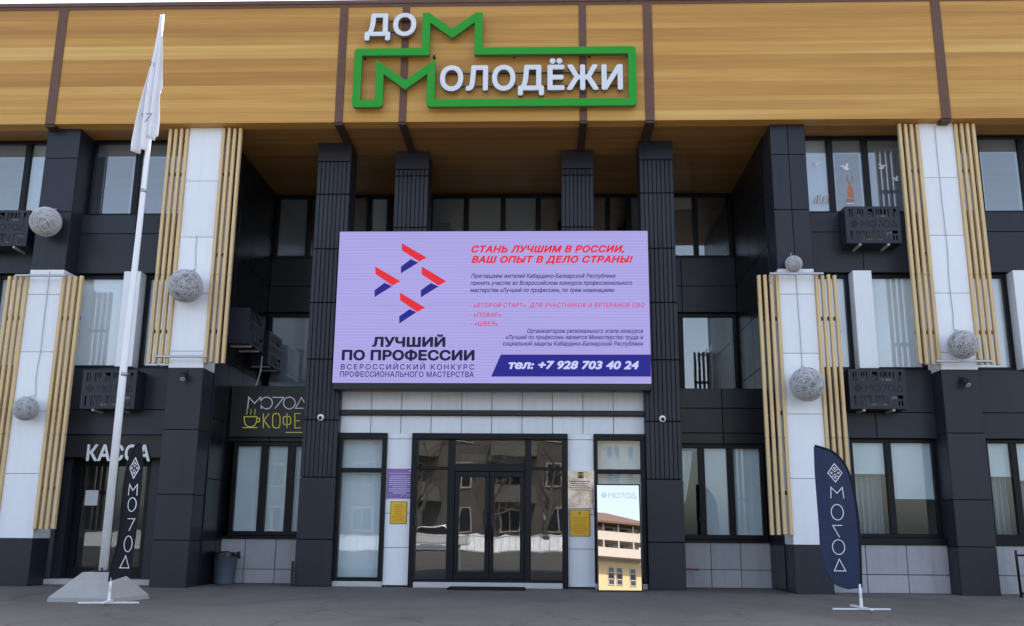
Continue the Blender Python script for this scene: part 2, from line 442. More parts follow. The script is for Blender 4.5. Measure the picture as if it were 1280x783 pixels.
M['upper'] = glass('upper_window_glass', 2.1, (.80, .84, .87), .05)
M['door'] = glass('door_glass', 1.9, (.70, .72, .73), .10)
M['office'] = glass('ticket_office_glass', 1.45, (.62, .64, .65), .10)
M['mirror'] = None
m_, n_, L_, b_ = nodes('mirror_silver'); b_.inputs['Base Color'].default_value = (.62, .61, .60, 1); b_.inputs['Metallic'].default_value = 1; b_.inputs['Roughness'].default_value = .004
M['mirror'] = m_
M['concrete'] = mat('cast_concrete', (.36, .355, .34), .8, .25, var=.10, nscale=6, bump=.25, bscale=60)
M['pole'] = mat('white_pole_paint', (.88, .88, .90), .35, .45, var=.03)
M['flagcloth'] = mat('white_flag_cloth', (.86, .85, .88), .8, .2, var=.04, nscale=4)
M['flagline'] = mat('flag_blue_line', (.12, .10, .26), .8, .2)
M['navy'] = mat('navy_banner_cloth', (.030, .042, .090), .75, .25, var=.22, nscale=3, stretch=(1, 1, .4))
M['blackcloth'] = mat('black_banner_cloth', (.012, .012, .017), .75, .25, var=.2, nscale=4)
M['bin'] = mat('blue_grey_bin_plastic', (.10, .125, .165), .5, .4, var=.1)
M['bag'] = mat('black_bin_bag', (.010, .010, .012), .3, .5, bump=.6, bscale=18)
M['rubber'] = mat('black_door_mat', (.014, .014, .016), .9, .2, bump=.4, bscale=120)
M['purple'] = mat('purple_plaque', (.24, .14, .40), .35, .45, var=.03)
M['plaqueyellow'] = mat('yellow_plaque', (.80, .46, .02), .4, .4, var=.04)
M['plaqueink'] = mat('ochre_print', (.40, .20, .01), .5, .3)
M['plaqueframe'] = mat('dull_brass_rim', (.34, .20, .02), .4, .4)
M['lilacink'] = mat('lilac_print', (.60, .55, .72), .5, .3)
M['steelplate'] = mat('polished_steel_plate', (.42, .41, .40), .22, .5, metal=1, var=.7, nscale=5)
M['steelrim'] = mat('pale_steel_rim', (.62, .62, .62), .3, .5, metal=.5)
M['badge'] = mat('dark_red_badge', (.10, .015, .012), .4, .4)
M['gold'] = mat('gold_print', (.62, .40, .10), .4, .4)
M['darkink'] = mat('dark_print', (.06, .055, .05), .5, .3)
M['red'] = mat('red_plastic', (.32, .03, .035), .4, .4)
M['stripe'] = mat('faded_red_print', (.45, .22, .24), .6, .3)
M['orange'] = mat('orange_print', (.50, .20, .10), .5, .3)
M['acwhite'] = mat('ac_unit_white', (.34, .35, .36), .45, .4)
M['rackblack'] = mat('rack_black_paint', (.010, .010, .012), .35, .45)
M['threshold'] = mat('pale_stone_threshold', (.50, .49, .48), .6, .3, var=.1, nscale=7)
M['tyre'] = mat('tyre_rubber', (.015, .015, .015), .8, .2)
M['carpaint'] = mat('white_car_paint', (.75, .75, .76), .2, .5, coat=.5)
M['yellowwall'] = mat('yellow_render', (.46, .365, .205), .8, .2, var=.05, nscale=.4)
M['palewall'] = mat('cream_balcony', (.40, .35, .31), .8, .2, var=.05, nscale=.4)
M['roofbrown'] = mat('brown_roof', (.12, .075, .06), .7, .2)
M['blockwall'] = mat('weathered_block_wall', (.10, .09, .08), .85, .2, var=.25, nscale=.5)
M['blockbalc'] = mat('balcony_panel', (.13, .12, .105), .8, .2, var=.25, nscale=.7)
M['darkglass'] = mat('far_window_glass', (.02, .023, .028), .08, .6)
M['snow'] = mat('snow', (.82, .84, .88), .7, .3, var=.08, nscale=1.5, bump=.5, bscale=6)

# wire ball
m_, n_, L_, b_ = nodes('silver_wire'); b_.inputs['Base Color'].default_value = (.66, .66, .68, 1); b_.inputs['Metallic'].default_value = .1; b_.inputs['Roughness'].default_value = .38
M['wire'] = m_
M['wirecore'] = mat('wire_ball_inner', (.09, .09, .10), .6, .3, var=.5, nscale=30)

# ground
m_, n_, L_, b_ = nodes('plaza_asphalt'); M['ground'] = m_
tc = n_.new('ShaderNodeTexCoord')
def gnoise(scale, det, st=(1, 1, 1)):
    mp = n_.new('ShaderNodeMapping'); mp.inputs['Scale'].default_value = st; L_.new(tc.outputs['Object'], mp.inputs[0])
    z = n_.new('ShaderNodeTexNoise'); z.inputs['Scale'].default_value = scale; z.inputs['Detail'].default_value = det; z.inputs['Roughness'].default_value = .6
    L_.new(mp.outputs[0], z.inputs['Vector']); return z.outputs[0]
def ramp(src, a, b, c, d):
    r = n_.new('ShaderNodeMapRange'); r.inputs['From Min'].default_value = a; r.inputs['From Max'].default_value = b; r.inputs['To Min'].default_value = c; r.inputs['To Max'].default_value = d
    L_.new(src, r.inputs[0]); return r.outputs[0]
def mul(a, b):
    q = n_.new('ShaderNodeMath'); q.operation = 'MULTIPLY'; L_.new(a, q.inputs[0]); L_.new(b, q.inputs[1]); return q.outputs[0]
g1 = ramp(gnoise(.45, 6, (1, .6, 1)), .3, .7, .78, 1.2)
g2 = ramp(gnoise(90, 3), .3, .7, .82, 1.18)
g3 = ramp(gnoise(2.2, 6, (1, .5, 1)), .58, .72, 1, .80)
g4 = ramp(gnoise(14, 4), .62, .75, 1, 1.35)
gv = n_.new('ShaderNodeVectorMath'); gv.operation = 'SCALE'; gv.inputs[0].default_value = (.118, .107, .094)
vo = n_.new('ShaderNodeTexVoronoi'); vo.feature = 'DISTANCE_TO_EDGE'; vo.inputs['Scale'].default_value = .42
nd = n_.new('ShaderNodeTexNoise'); nd.inputs['Scale'].default_value = 1.6; nd.inputs['Detail'].default_value = 6
dv_ = n_.new('ShaderNodeVectorMath'); dv_.operation = 'MULTIPLY_ADD'; dv_.inputs[1].default_value = (.9, .9, 0)
L_.new(tc.outputs['Object'], nd.inputs['Vector']); L_.new(nd.outputs['Color'], dv_.inputs[0]); L_.new(tc.outputs['Object'], dv_.inputs[2]); L_.new(dv_.outputs[0], vo.inputs['Vector'])
g5 = ramp(vo.outputs['Distance'], 0, .012, .55, 1)
v2 = n_.new('ShaderNodeTexVoronoi'); v2.inputs['Scale'].default_value = 3.1; L_.new(tc.outputs['Object'], v2.inputs['Vector'])
g6 = ramp(v2.outputs['Distance'], .035, .06, 1.9, 1)
g7 = ramp(gnoise(.9, 5, (1, .35, 1)), .56, .60, 1, .86)
g8 = ramp(gnoise(5, 6, (1, .4, 1)), .60, .70, 1, 1.28)
L_.new(mul(mul(mul(g1, g2), mul(g3, g4)), mul(mul(g5, g6), mul(g7, g8))), gv.inputs['Scale']); L_.new(gv.outputs[0], b_.inputs['Base Color'])
b_.inputs['Roughness'].default_value = .8
bp = n_.new('ShaderNodeBump'); bp.inputs['Strength'].default_value = .35; bp.inputs['Distance'].default_value = .01
L_.new(gnoise(70, 5), bp.inputs['Height']); L_.new(bp.outputs[0], b_.inputs['Normal'])

# ------------------------------------------------------------------ ground
g = MB(); g.poly([(-400, -500, 0), (400, -500, 0), (400, 400, 0), (-400, 400, 0)])
tag(g.build('plaza_pavement', M['ground']), 'grey worn asphalt plaza in front of the building', 'pavement', kind='structure')

# ------------------------------------------------------------------ building
YF, YP, YC, YG, YR, YW, YE, YS = 17.38, 17.60, 18.37, 19.33, 21.40, 18.06, 18.60, 18.04
ZS, ZT = 8.90, 11.55
XL, XR = -18.0, 16.6                      # wings run on past the picture's edges
B = thing('public_building', (-1.02, YP, 0), 'three storey charcoal clad public building with honey timber fascia and white striped pilasters', 'building')
def part(mb, name, mats, label=None, parent=None, **k):
    o = mb.build(name, mats, parent or B, **k)
    if label: o['label'] = label
    return o

def cladding(mb, x0, x1, z0, z1, y, xc=(), zc=(), gap=.012, dep=.04, back=True, tilt=.0):
    """panels butted with open joints over a dark backing"""
    X = [x0]+[c for c in sorted(xc) if x0 < c < x1]+[x1]; Z = [z0]+[c for c in sorted(zc) if z0 < c < z1]+[z1]
    for i in range(len(X)-1):
        for j in range(len(Z)-1):
            a = X[i]+(gap/2 if i else 0); b = X[i+1]-(gap/2 if i < len(X)-2 else 0)
            c = Z[j]+(gap/2 if j else 0); d = Z[j+1]-(gap/2 if j < len(Z)-2 else 0)
            k = len(mb.v)
            mb.cbox(a, b, y, y+dep-.004, c, d, .004)
            if tilt:
                t1, t2 = random.uniform(-tilt, tilt), random.uniform(-tilt, tilt)
                for v in mb.v[k:]:
                    v.y += (v.x-(a+b)/2)*t1+(v.z-(c+d)/2)*t2
    if back: mb.box(x0+.002, x1-.002, y+dep, y+dep+.03, z0+.002, z1-.002, 1)

# --- fascia
f = MB(); f.box(XL, XR, YF, YF+.30, ZS, ZT-.06)
FA = part(f, 'fascia', M['wood'])
f = MB(); f.box(XL, XR, YF-.03, YF+.5, ZT-.06, ZT+.02); part(f, 'fascia_cap', M['strip'], parent=FA)
f = MB(); f.box(XL, XR, YF-.012, YF-.002, ZT-.13, ZT-.062); part(f, 'top_trim', M['strip'], parent=FA)
for xc_, wd in ((-15.7, .19), (-12.78, .19), (-9.88, .19), (-4.07, .16), (-2.80, .145), (.766, .145), (2.07, .18), (7.785, .185), (10.68, .19), (13.6, .19)):
    f = MB(); f.cbox(xc_-wd/2, xc_+wd/2, YF-.022, YF-.002, ZS-.005, ZT-.13, .004); part(f, 'cover_strip', M['strip'], parent=FA)
# --- soffit
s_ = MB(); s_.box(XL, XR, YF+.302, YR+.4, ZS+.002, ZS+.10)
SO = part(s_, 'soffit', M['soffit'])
for xc_, wd, ye in ((-9.88, .19, YP), (-4.07, .16, YC-.01), (-2.80, .145, 18.81), (.766, .145, 18.81), (2.07, .18, YC-.01), (7.785, .185, YP)):
    s_ = MB(); s_.box(xc_-wd/2, xc_+wd/2, YF+.002, ye, ZS-.055, ZS-.006); part(s_, 'soffit_beam', M['strip2'], parent=SO)
# --- body behind: roof, rear, floors
b = MB()
b.box(XL, XR, 22.2, 34, .02, ZT-.1); b.box(XL, XR, YF+.31, 22.19, ZS+.12, ZT-.1)
part(b, 'rear_block', M['dark'])

# --- pilasters
def pilaster(x, white_top, xl, xr):
    hw = .335
    root = MB(); yb = YW+.16
    p = MB()
    if white_top:
        zc_up = (4.33, 5.465, 6.60, 7.765); zc_lo = (.83, 1.65, 2.84)
        split = 4.01
        cladding(p, x-hw, x+hw, split, ZS-.004, YP, (), zc_up, gap=.008)
        p.box(x-hw, x-hw+.012, YP+.042, yb, split, ZS-.004); p.box(x+hw-.012, x+hw, YP+.042, yb, split, ZS-.004)
        P_ = part(p, 'pilaster', [M['white'], M['wjoint']])
        q = MB(); cladding(q, x-hw, x+hw, .0, split-.003, YP+.004, (), zc_lo)
        for j, (a, c) in enumerate(zip((0,)+zc_lo, zc_lo+(split-.003,))):
            q.cbox(x-hw, x-hw+.03, YP+.05, yb, a+.006, c-.006, .004); q.cbox(x+hw-.03, x+hw, YP+.05, yb, a+.006, c-.006, .004)
        q.box(x-hw+.03, x+hw-.03, YP+.08, yb, 0, split-.004, 1)
        part(q, 'lower_cladding', [M['dark'], M['joint']], parent=P_)
        z0, z1 = 4.10, ZS-.03; bars = (7.92, 6.25, 4.72)
        bar_z = 4.19
    else:
        zc_up = (7.13, 8.265); split = 5.94; zw = (2.01, 3.175, 4.31, 5.445)
        cladding(p, x-hw, x+hw, .845, split, YP, (), zw, gap=.008)
        p.box(x-hw, x-hw+.012, YP+.042, yb, .845, split); p.box(x+hw-.012, x+hw, YP+.042, yb, .845, split)
        p.box(x-hw+.012, x+hw-.012, YP+.072, yb, split-.03, split-.004)
        P_ = part(p, 'pilaster', [M['white'], M['wjoint']])
        q = MB(); cladding(q, x-hw, x+hw, split+.003, ZS-.004, YP+.004, (x,) if x > 0 else (), zc_up)
        q.cbox(x-hw, x-hw+.03, YP+.05, yb, split+.003, ZS-.004, .004); q.cbox(x+hw-.03, x+hw, YP+.05, yb, split+.003, ZS-.004, .004)
        part(q, 'upper_cladding', [M['dark'], M['joint']], parent=P_)
        q = MB(); cladding(q, x-hw, x+hw, 0, .842, YP+.004, (), ())
        q.cbox(x-hw, x-hw+.03, YP+.05, yb, 0, .842, .004); q.cbox(x+hw-.03, x+hw, YP+.05, yb, 0, .842, .004)
        part(q, 'foot_cladding', [M['dark'], M['joint']], parent=P_)
        z0, z1 = 1.01, 5.81; bars = (4.98, 3.2, 1.75)
    for sgn, edge in ((-1, x-hw), (1, x+hw)):
        offs = [.035+.113*k for k in range(4)] if sgn > 0 else [.035+.113*k for k in range(4)]
        for zb in bars:
            br = MB(); br.box(edge+sgn*.012, edge+sgn*.40, YP+.035, YP+.065, zb-.035, zb+.035)
            part(br, 'slat_bracket', M['bolt'], parent=P_)
        for o_ in offs:
            s_ = MB(); cx = edge+sgn*(o_-.0)
            dz = random.uniform(-.012, .012)
            # each slat is two lengths butted together
            zm = z0+(z1-z0)*.36
            s_.cbox(cx-.030, cx+.030, YP-.055, YP+.03, z0+dz, zm-.002, .005); s_.cbox(cx-.030, cx+.030, YP-.055, YP+.03, zm+.002, z1+dz, .005)
            part(s_, 'slat', M['pine'], parent=P_)
    return P_
PIL = {'A': (-9.69, False), 'B': (-6.79, True), 'C': (4.775, False), 'D': (7.657, True)}
for k, (x, wt) in PIL.items(): pilaster(x, wt, 0, 0)

# --- wings: spandrels and plinths between the pilasters
def spandrel(x0, x1, z0, z1, y, cuts, zc=(), name='spandrel'):
    p = MB(); cladding(p, x0, x1, z0, z1, y, cuts, zc, tilt=.004); p.box(x0+.002, x1-.002, y+.075, y+.30, z0, z1-.002, 1)
    part(p, name, [M['dark'], M['joint']])
hw = .335
bays = [(XL, -9.69-hw), (-9.69+hw, -6.79-hw), (4.775+hw, 7.657-hw), (7.657+hw, XR)]
for x0, x1 in bays:
    mid = (x0+x1)/2; cuts = [mid] if x1-x0 < 3 else [x0+(x1-x0)*k/4 for k in (1, 2, 3)]
    spandrel(x0, x1, 6.0, 7.215, YW, cuts, (6.82,))
    if x0 == -9.69+hw:
        spandrel(x0, x1, 2.79, 4.075, YW, cuts, (3.27,))
    else:
        spandrel(x0, x1, 2.79, 4.075, YW, cuts, (3.27,))
    if x0 != -9.69+hw:
        p = MB(); n_t = max(2, round((x1-x0)/.72)); cladding(p, x0, x1, .004, .845, YW+.01, [x0+(x1-x0)*k/n_t for k in range(1, n_t)], (.325,), gap=.014)
        part(p, 'plinth_tiling', [M['tile'], M['grout']])
        p = MB(); p.cbox(x0, x1, YW-.02, YW+.2, .85, .975, .005); part(p, 'window_sill', M['frame'])

# --- windows
def window(x0, x1, z0, z1, y, cols, glassm, rows=(), fw=.06, dep=.10, blinds=(), outer=.07, label=None, curtain=None):
    """frame with mullions at cols, transoms at rows; every pane its own mesh"""
    fr = MB()
    X = [x0]+list(cols)+[x1]; Z = [z0]+list(rows)+[z1]
    fr.cbox(x0, x1, y-dep*.5, y+dep*.5, z0, z0+outer, .006); fr.cbox(x0, x1, y-dep*.5, y+dep*.5, z1-outer, z1, .006)
    fr.cbox(x0, x0+outer, y-dep*.5+.003, y+dep*.5-.003, z0+outer, z1-outer, .006); fr.cbox(x1-outer, x1, y-dep*.5+.003, y+dep*.5-.003, z0+outer, z1-outer, .006)
    for c in cols: fr.cbox(c-fw, c+fw, y-dep*.5+.003, y+dep*.5-.003, z0+outer, z1-outer, .006)
    W = part(fr, 'window', M['frame'], label)
    for i in range(len(X)-1):
        a = X[i]+(outer if i == 0 else fw); c = X[i+1]-(outer if i == len(X)-2 else fw)
        for j in range(len(Z)-1):
            d = Z[j]+(outer if j == 0 else fw*.7); e = Z[j+1]-(outer if j == len(Z)-2 else fw*.7)
            pn = MB(); pn.box(a-.006, c+.006, y-.004, y+.004, d-.006, e+.006)
            part(pn, 'pane', glassm, parent=W)
        for r in rows:
            rb = MB(); rb.cbox(a-.004, c+.004, y-dep*.5+.006, y+dep*.5-.006, r-fw*.7, r+fw*.7, .006)
            part(rb, 'transom', M['frame'], parent=W)
    for (i, frac, mk) in blinds:
        a, c = X[i]+.02, X[i+1]-.02
        bl = MB()
        bl.grid(lambda u, v: (a+(c-a)*u, y+.062+.006*math.sin(v*3+i), z1-.03-(z1-z0-.05)*frac*v), 2, 6)
        bl.box(a, c, y+.05, y+.075, z1-.03-(z1-z0-.05)*frac-.02, z1-.03-(z1-z0-.05)*frac)
        part(bl, 'roller_blind', mk, parent=W)
    if curtain:
        for (a, c, zt_) in curtain:
            cu = MB(); cu.grid(lambda u, v: (a+(c-a)*u, y+.25+.035*math.sin(u*(c-a)*62)+.01*math.sin(u*17+v*2), z0+.03+(zt_-z0)*v), 60, 6)
            part(cu, 'curtain', M['curtain'], parent=W)
    return W

YGL = YW+.17
bl, bg_ = M['blind'], M['blindgrey']
# third floor, wings
window(-9.69+hw, -6.79-hw, 7.225, ZS-.005, YGL, (-8.38,), M['upper'], (), blinds=((0, .17, bg_), (1, .17, bg_)))
window(XL, -9.69-hw, 7.225, ZS-.005, YGL, (-16.2, -14.8, -13.4, -12.1, -10.72), M['upper'], (), blinds=((4, .17, bg_), (5, 1.0, bl)))
window(4.775+hw, 7.657-hw, 7.225, ZS-.005, YGL, (5.755, 6.46), M['upper'], (), blinds=((0, 1.0, bl), (1, .17, bg_), (2, .98, bg_)))
window(7.657+hw, XR, 7.225, ZS-.005, YGL, (8.67, 9.56, 10.9, 12.1, 13.5, 15.0), M['upper'], (), blinds=((1, .17, bg_), (3, .3, bg_)))
# opened sash frames inside, a pale line round the panes
def sash(x0, x1, z0, z1, y):
    s_ = MB(); s_.stroke([(x0, z0), (x1, z0), (x1, z1), (x0, z1)], .03, y, y+.03, True); part(s_, 'inner_sash', M['dim'])
for a, c in ((5.845, 6.37), (8.77, 9.47), (-9.1, -8.5), (-8.26, -7.75), (-11.6, -10.82)): sash(a, c, 7.30, 8.56, YGL+.03)
# second floor, wings: glass, white piers
def second(x0, x1, piers):
    edges = [x0]+[e for p in piers for e in p]+[x1]
    for i in range(0, len(edges), 2):
        a, c = edges[i], edges[i+1]
        if c-a > .2: window(a, c, 4.08, 5.995, YGL, (), M['coated'], (), outer=.075, blinds=((0, 1.0, bl),))
    for a, c in piers:
        p = MB(); p.cbox(a, c, YW-.15, YGL+.1, 4.085, 5.995, .006); part(p, 'white_pier', M['white'])
second(-9.69+hw, -6.79-hw, [(-8.31, -7.97)])
second(4.775+hw, 7.657-hw, [(5.945, 6.30)])
second(7.657+hw, XR, [(8.98, 9.32), (11.0, 11.34), (13.2, 13.54), (15.2, 15.54)])
second(XL, -9.69-hw, [(-17.0, -16.66), (-15.2, -14.86), (-13.4, -13.06), (-11.35, -11.01)])
# ground floor, wings
window(5.72, 7.657-hw, .98, 2.785, YGL, (6.44,), M['glass'], (), blinds=((0, .34, bl), (1, .60, bl)), curtain=((5.80, 6.36, 2.3), (6.5, 6.58, 1.75)))
p = MB(); cladding(p, 4.775+hw, 5.717, .98, 2.785, YW+.02, (), ()); part(p, 'wall_panel', [M['dark'], M['joint']])
window(8.22, XR, .98, 2.785, YGL, (8.755, 9.5, 10.6, 11.7, 13.0, 14.6), M['glass'], (), blinds=((0, .36, bl), (1, .4, bl), (3, .5, bl)), curtain=((8.28, 8.68, 2.2), (8.82, 9.4, 2.2)))
p = MB(); cladding(p, 7.657+hw, 8.217, .98, 2.785, YW+.02, (), ()); part(p, 'wall_panel', [M['dark'], M['joint']])
window(XL, -9.69-hw, .98, 2.785, YGL, (-16.4, -14.9, -13.4, -11.9), M['glass'], (), blinds=((2, .5, bl), (3, .5, bl)))

# --- ticket office entrance, left wing
YK = 18.62
k = MB()
k.box(-9.355, -9.16, YW+.33, YK+.1, .0, 2.785); part(k, 'entrance_jamb', M['dark'])
k = MB(); k.box(-7.60, -7.125, YW+.33, YK+.1, .0, 2.785); part(k, 'entrance_jamb', M['dark'])
k = MB(); k.box(-9.352, -7.128, YW+.06, YW+.16, 2.36, 2.785); part(k, 'sign_band', M['black'])
k = MB()
for a, c in ((-9.16, -9.02), (-8.50, -8.36), (-7.76, -7.60)): k.cbox(a, c, YK-.05, YK+.05, .10, 2.36, .006)
for a, c in ((-9.02, -8.5), (-8.36, -7.76)):
    k.cbox(a, c, YK-.045, YK+.045, .10, .30, .006); k.cbox(a, c, YK-.045, YK+.045, 2.22, 2.36, .006)
KD = part(k, 'ticket_office_door', M['frame'])
for a, c in ((-9.02, -8.5), (-8.36, -7.76)):
    q = MB(); q.box(a-.005, c+.005, YK-.004, YK+.004, .295, 2.225); part(q, 'pane', M['office'], parent=KD)
q = MB(); q.tube([(-8.40, YK-.10, .9), (-8.40, YK-.10, 1.5)], .015); q.tube([(-8.40, YK-.10, .95), (-8.40, YK-.04, .95)], .01); q.tube([(-8.40, YK-.10, 1.45), (-8.40, YK-.04, 1.45)], .01)
part(q, 'handle', M['silver'], parent=KD, smooth=True)
k = MB(); k.cbox(-9.35, -7.13, 18.14, YK+.1, .0, .10, .01); part(k, 'door_step', M['threshold'])
# inside the office: pale reception shelves seen through the glass
k = MB(); k.box(-9.3, -7.2, 20.6, 20.65, .0, 2.7); part(k, 'office_wall', M['room'])
k = MB()
for z in (1.0, 1.45, 1.9): k.box(-9.0, -7.7, 20.2, 20.55, z, z+.03)
for i in range(26):
    x = -8.95+i*.048; z = random.choice((1.03, 1.48, 1.93)); k.box(x, x+.035, 20.22, 20.4, z, z+random.uniform(.18, .34), 1)
part(k, 'office_shelf', [M['room'], M['dim']])

# --- columns
def column(x0, x1, y, z0, ribs_from, joints, deep):
    c = MB(); zs_ = [z0]+[j for j in joints if j > z0]+[ZS-.003]
    for a, d in zip(zs_[:-1], zs_[1:]):
        a2, d2 = a+.008, d-.008
        if a >= ribs_from and d < ZS-.5 or (a >= ribs_from and d > 8.8 and False):
            n = 8; wdt = (x1-x0)/n
            for i in range(n): c.cbox(x0+i*wdt+.004, x0+(i+1)*wdt-.004, y, y+.028, a2, d2, .007)
            c.box(x0+.003, x1-.003, y+.026, y+.03, a2, d2, 1)
        elif a >= ribs_from:
            n = 8; wdt = (x1-x0)/n
            for i in range(n): c.cbox(x0+i*wdt+.004, x0+(i+1)*wdt-.004, y, y+.028, a2, d2-.42, .007)
            c.cbox(x0, x1, y, y+.028, d2-.40, d2, .004)
        else: c.cbox(x0, x1, y, y+.028, a2, d2, .004)
        c.cbox(x0, x0+.028, y+.032, y+deep, a2, d2, .004); c.cbox(x1-.028, x1, y+.032, y+deep, a2, d2, .004)
    c.box(x0+.03, x1-.03, y+.034, y+deep-.003, z0, ZS-.004, 1)
    part(c, 'column', [M['dark'], M['joint']])
J = (.86, 2.02, 3.12, 4.32, 5.47, 6.59, 7.76)
column(-4.69, -4.0, YC, 0, 2.0, J, .62)
column(1.945, 2.63, YC, 0, 2.0, J, .62)
J2 = (4.9, 6.05, 7.19, 8.33)
column(-3.15, -2.44, 18.83, 3.8, 3.8, J2, .62)
column(.36, 1.03, 18.83, 3.8, 3.8, J2, .62)

# --- recess: side walls, back wall, ground-floor bays with a flat terrace on top
zc = (.83, 1.98, 3.14, 4.33, 5.47, 6.6, 7.75)
for xa, sgn in ((-6.455, 1), (4.44, -1)):
    p = MB()
    ys = [YW+.165, 19.0, 19.95, 20.9, YR+.4]; zz = (0,)+zc+(ZS-.003,)
    for ya, yb in zip(ys[:-1], ys[1:]):
        for a, c in zip(zz[:-1], zz[1:]): p.cbox(xa-.02, xa+.02, ya+.006, yb-.006, a+.006, c-.006, .004)
    p.box(xa-.03-.03*sgn, xa+.03-.03*sgn, YW+.17, YR+.39, 0, ZS-.004, 1)
    part(p, 'recess_side_wall', [M['dark_shaded'], M['joint']])
# back wall bands
xb0, xb1 = -6.43, 4.415
p = MB(); cladding(p, xb0, xb1, 5.98, 7.27, YR, [xb0+1.2*k for k in range(1, 9)], (6.6,)); p.box(xb0, xb1, YR+.08, YR+.3, 5.98, 7.265, 1)
part(p, 'back_spandrel', [M['dark_shaded'], M['joint']])
p = MB(); cladding(p, xb0, xb1, 3.9, 4.05, YR, (), ()); part(p, 'back_base', [M['dark_shaded'], M['joint']])
window(xb0, xb1, 7.275, ZS-.004, YR+.14, (-5.62, -4.9, -4.18, -3.7, -2.72, -1.86, -.98, -.15, .74, 1.5, 2.0, 2.75, 3.56), M['upper'], (), outer=.09,
       blinds=((0, .9, bg_), (3, .9, bl), (11, .95, bg_), (12, .2, bg_), (5, .9, bg_), (6, .9, bg_), (7, .9, bg_)))
window(xb0, xb1, 4.055, 5.975, YR+.14, (-4.6, -3.0, -1.4, .4, 1.9, 3.13), M['upper'], (), outer=.09, blinds=((0, 1, bl), (5, 1, bl)))
# bays
for x0, x1, cuts, cols, wx in ((-6.435, -4.665, (-5.6,), (-5.70, -5.15), (-6.345, -4.665)), (2.61, 4.42, (3.6,), (3.15, 3.725), (2.615, 4.40))):
    p = MB(); cladding(p, x0, x1, 2.79, 3.905, YG, cuts, (3.0, 3.5) if x0 > 0 else (3.3,)); p.box(x0, x1, YG+.072, YR+.0, 3.80, 3.90, 1)
    part(p, 'bay_parapet', [M['dark_shaded'], M['joint']])
    p = MB(); p.cbox(x0, x1, YG-.03, YG+.09, .855, .915, .005); part(p, 'window_sill', M['frame'])
    n_t = 3; p = MB(); tc_ = [x0+(x1-x0)*t for t in ((.27, .62) if x0 < 0 else (.36, .68))]
    cladding(p, x0, x1, .004, .852, YG+.01, tc_, (.27 if x0 < 0 else .34,), gap=.012); part(p, 'plinth_tiling', [M['tile'], M['grout']])
    if x0 < 0: window(wx[0], wx[1], .92, 2.785, YG+.10, cols, M['glass'], (), blinds=((0, .97, bl), (1, .98, bl), (2, 1.0, bl)), outer=.085, fw=.075)
    else: window(wx[0], wx[1], .92, 2.785, YG+.10, cols, M['glass'], (), blinds=((1, .98, bl), (2, .99, bl)), outer=.085, fw=.065)
p = MB()
p.grid(lambda u, v: (2.69+(.10+.22*(1-v)**.7)*u, YG+.24+.02*math.sin(u*14+v*2.0), 2.66-(1.45-.35*u)*v), 24, 10)
part(p, 'hanging_curtain', M['blind'], label='pale curtain bunched and pulled to one side')

# --- entrance wall between the columns
ex0, ex1 = -4.0+.002, 1.945-.002
p = MB(); n = 10
cladding(p, ex0, ex1, 3.345, 3.93, YE, [ex0+(ex1-ex0)*k/n for k in range(1, n)], (), gap=.012)
cladding(p, ex0, ex1, 2.895, 3.235, YE, [ex0+(ex1-ex0)*k/n for k in range(1, n)], (), gap=.012)
part(p, 'entrance_frieze', [M['ptile'], M['grout']])
p = MB(); p.cbox(ex0, ex1, YE-.10, YE+.06, 3.24, 3.34, .008); part(p, 'frieze_bar', M['black'])
for a, c in ((-3.055, -2.565), (.455, .955)):
    p = MB(); cladding(p, a, c, .03, 2.89, YE-.02, (), (.72, 1.36, 2.0, 2.78), gap=.01); part(p, 'entrance_pier', [M['white'], M['wjoint']])
def shop_window(x0, x1):
    fr = MB(); y = YE
    fr.cbox(x0, x1, y-.10, y+.05, 2.77, 2.888, .006); fr.cbox(x0, x0+.07, y-.097, y+.05, .10, 2.77, .006); fr.cbox(x1-.085, x1, y-.097, y+.05, .10, 2.77, .006)
    fr.cbox(x0+.07, x1-.085, y-.06, y+.05, .10, .17, .006); fr.cbox(x0+.07, x1-.085, y-.06, y+.05, 2.13, 2.215, .006)
    W = part(fr, 'side_window', M['frame'])
    for a, c in ((.17, 2.13), (2.215, 2.77)):
        q = MB(); q.box(x0+.066, x1-.08, y-.004, y+.004, a-.004, c+.004); part(q, 'pane', M['glass'], parent=W)
    q = MB(); q.grid(lambda u, v: (x0+.05+(x1-x0-.1)*u, y+.14, .15+2.65*v), 1, 1); part(q, 'roller_blind', M['blind'], parent=W)
    q = MB(); q.cbox(x0, x1, y-.12, y+.05, .0, .097, .008); part(q, 'window_step', M['threshold'], parent=W)
shop_window(-3.998, -3.058); shop_window(.958, 1.94)
# doorway
y = YE
d = MB()
d.cbox(-2.562, .452, y-.14, y+.05, 2.77, 2.886, .008); d.cbox(-2.562, -2.45, y-.137, y+.05, .0, 2.77, .008); d.cbox(.345, .452, y-.137, y+.05, .0, 2.77, .008)
d.cbox(-2.45, .345, y-.06, y+.05, .10, .15, .006)
for a, c in ((-1.86, -1.72), (-.37, -.25)): d.cbox(a, c, y-.06, y+.05, .15, 2.77, .006)
d.cbox(-1.72, -.37, y-.06, y+.05, 2.16, 2.30, .006)
for a, c in ((-2.45, -1.86), (-.25, .345)): d.cbox(a, c, y-.055, y+.05, 2.19, 2.25, .006)
EN = part(d, 'entrance_frame', M['frame'])
for a, c, z0, z1 in ((-2.45, -1.86, .15, 2.19), (-2.45, -1.86, 2.25, 2.77), (-.25, .345, .15, 2.19), (-.25, .345, 2.25, 2.77), (-1.72, -.37, 2.30, 2.77)):
    q = MB(); q.box(a-.004, c+.004, y-.004, y+.004, z0-.004, z1+.004); part(q, 'pane', M['door'], parent=EN)
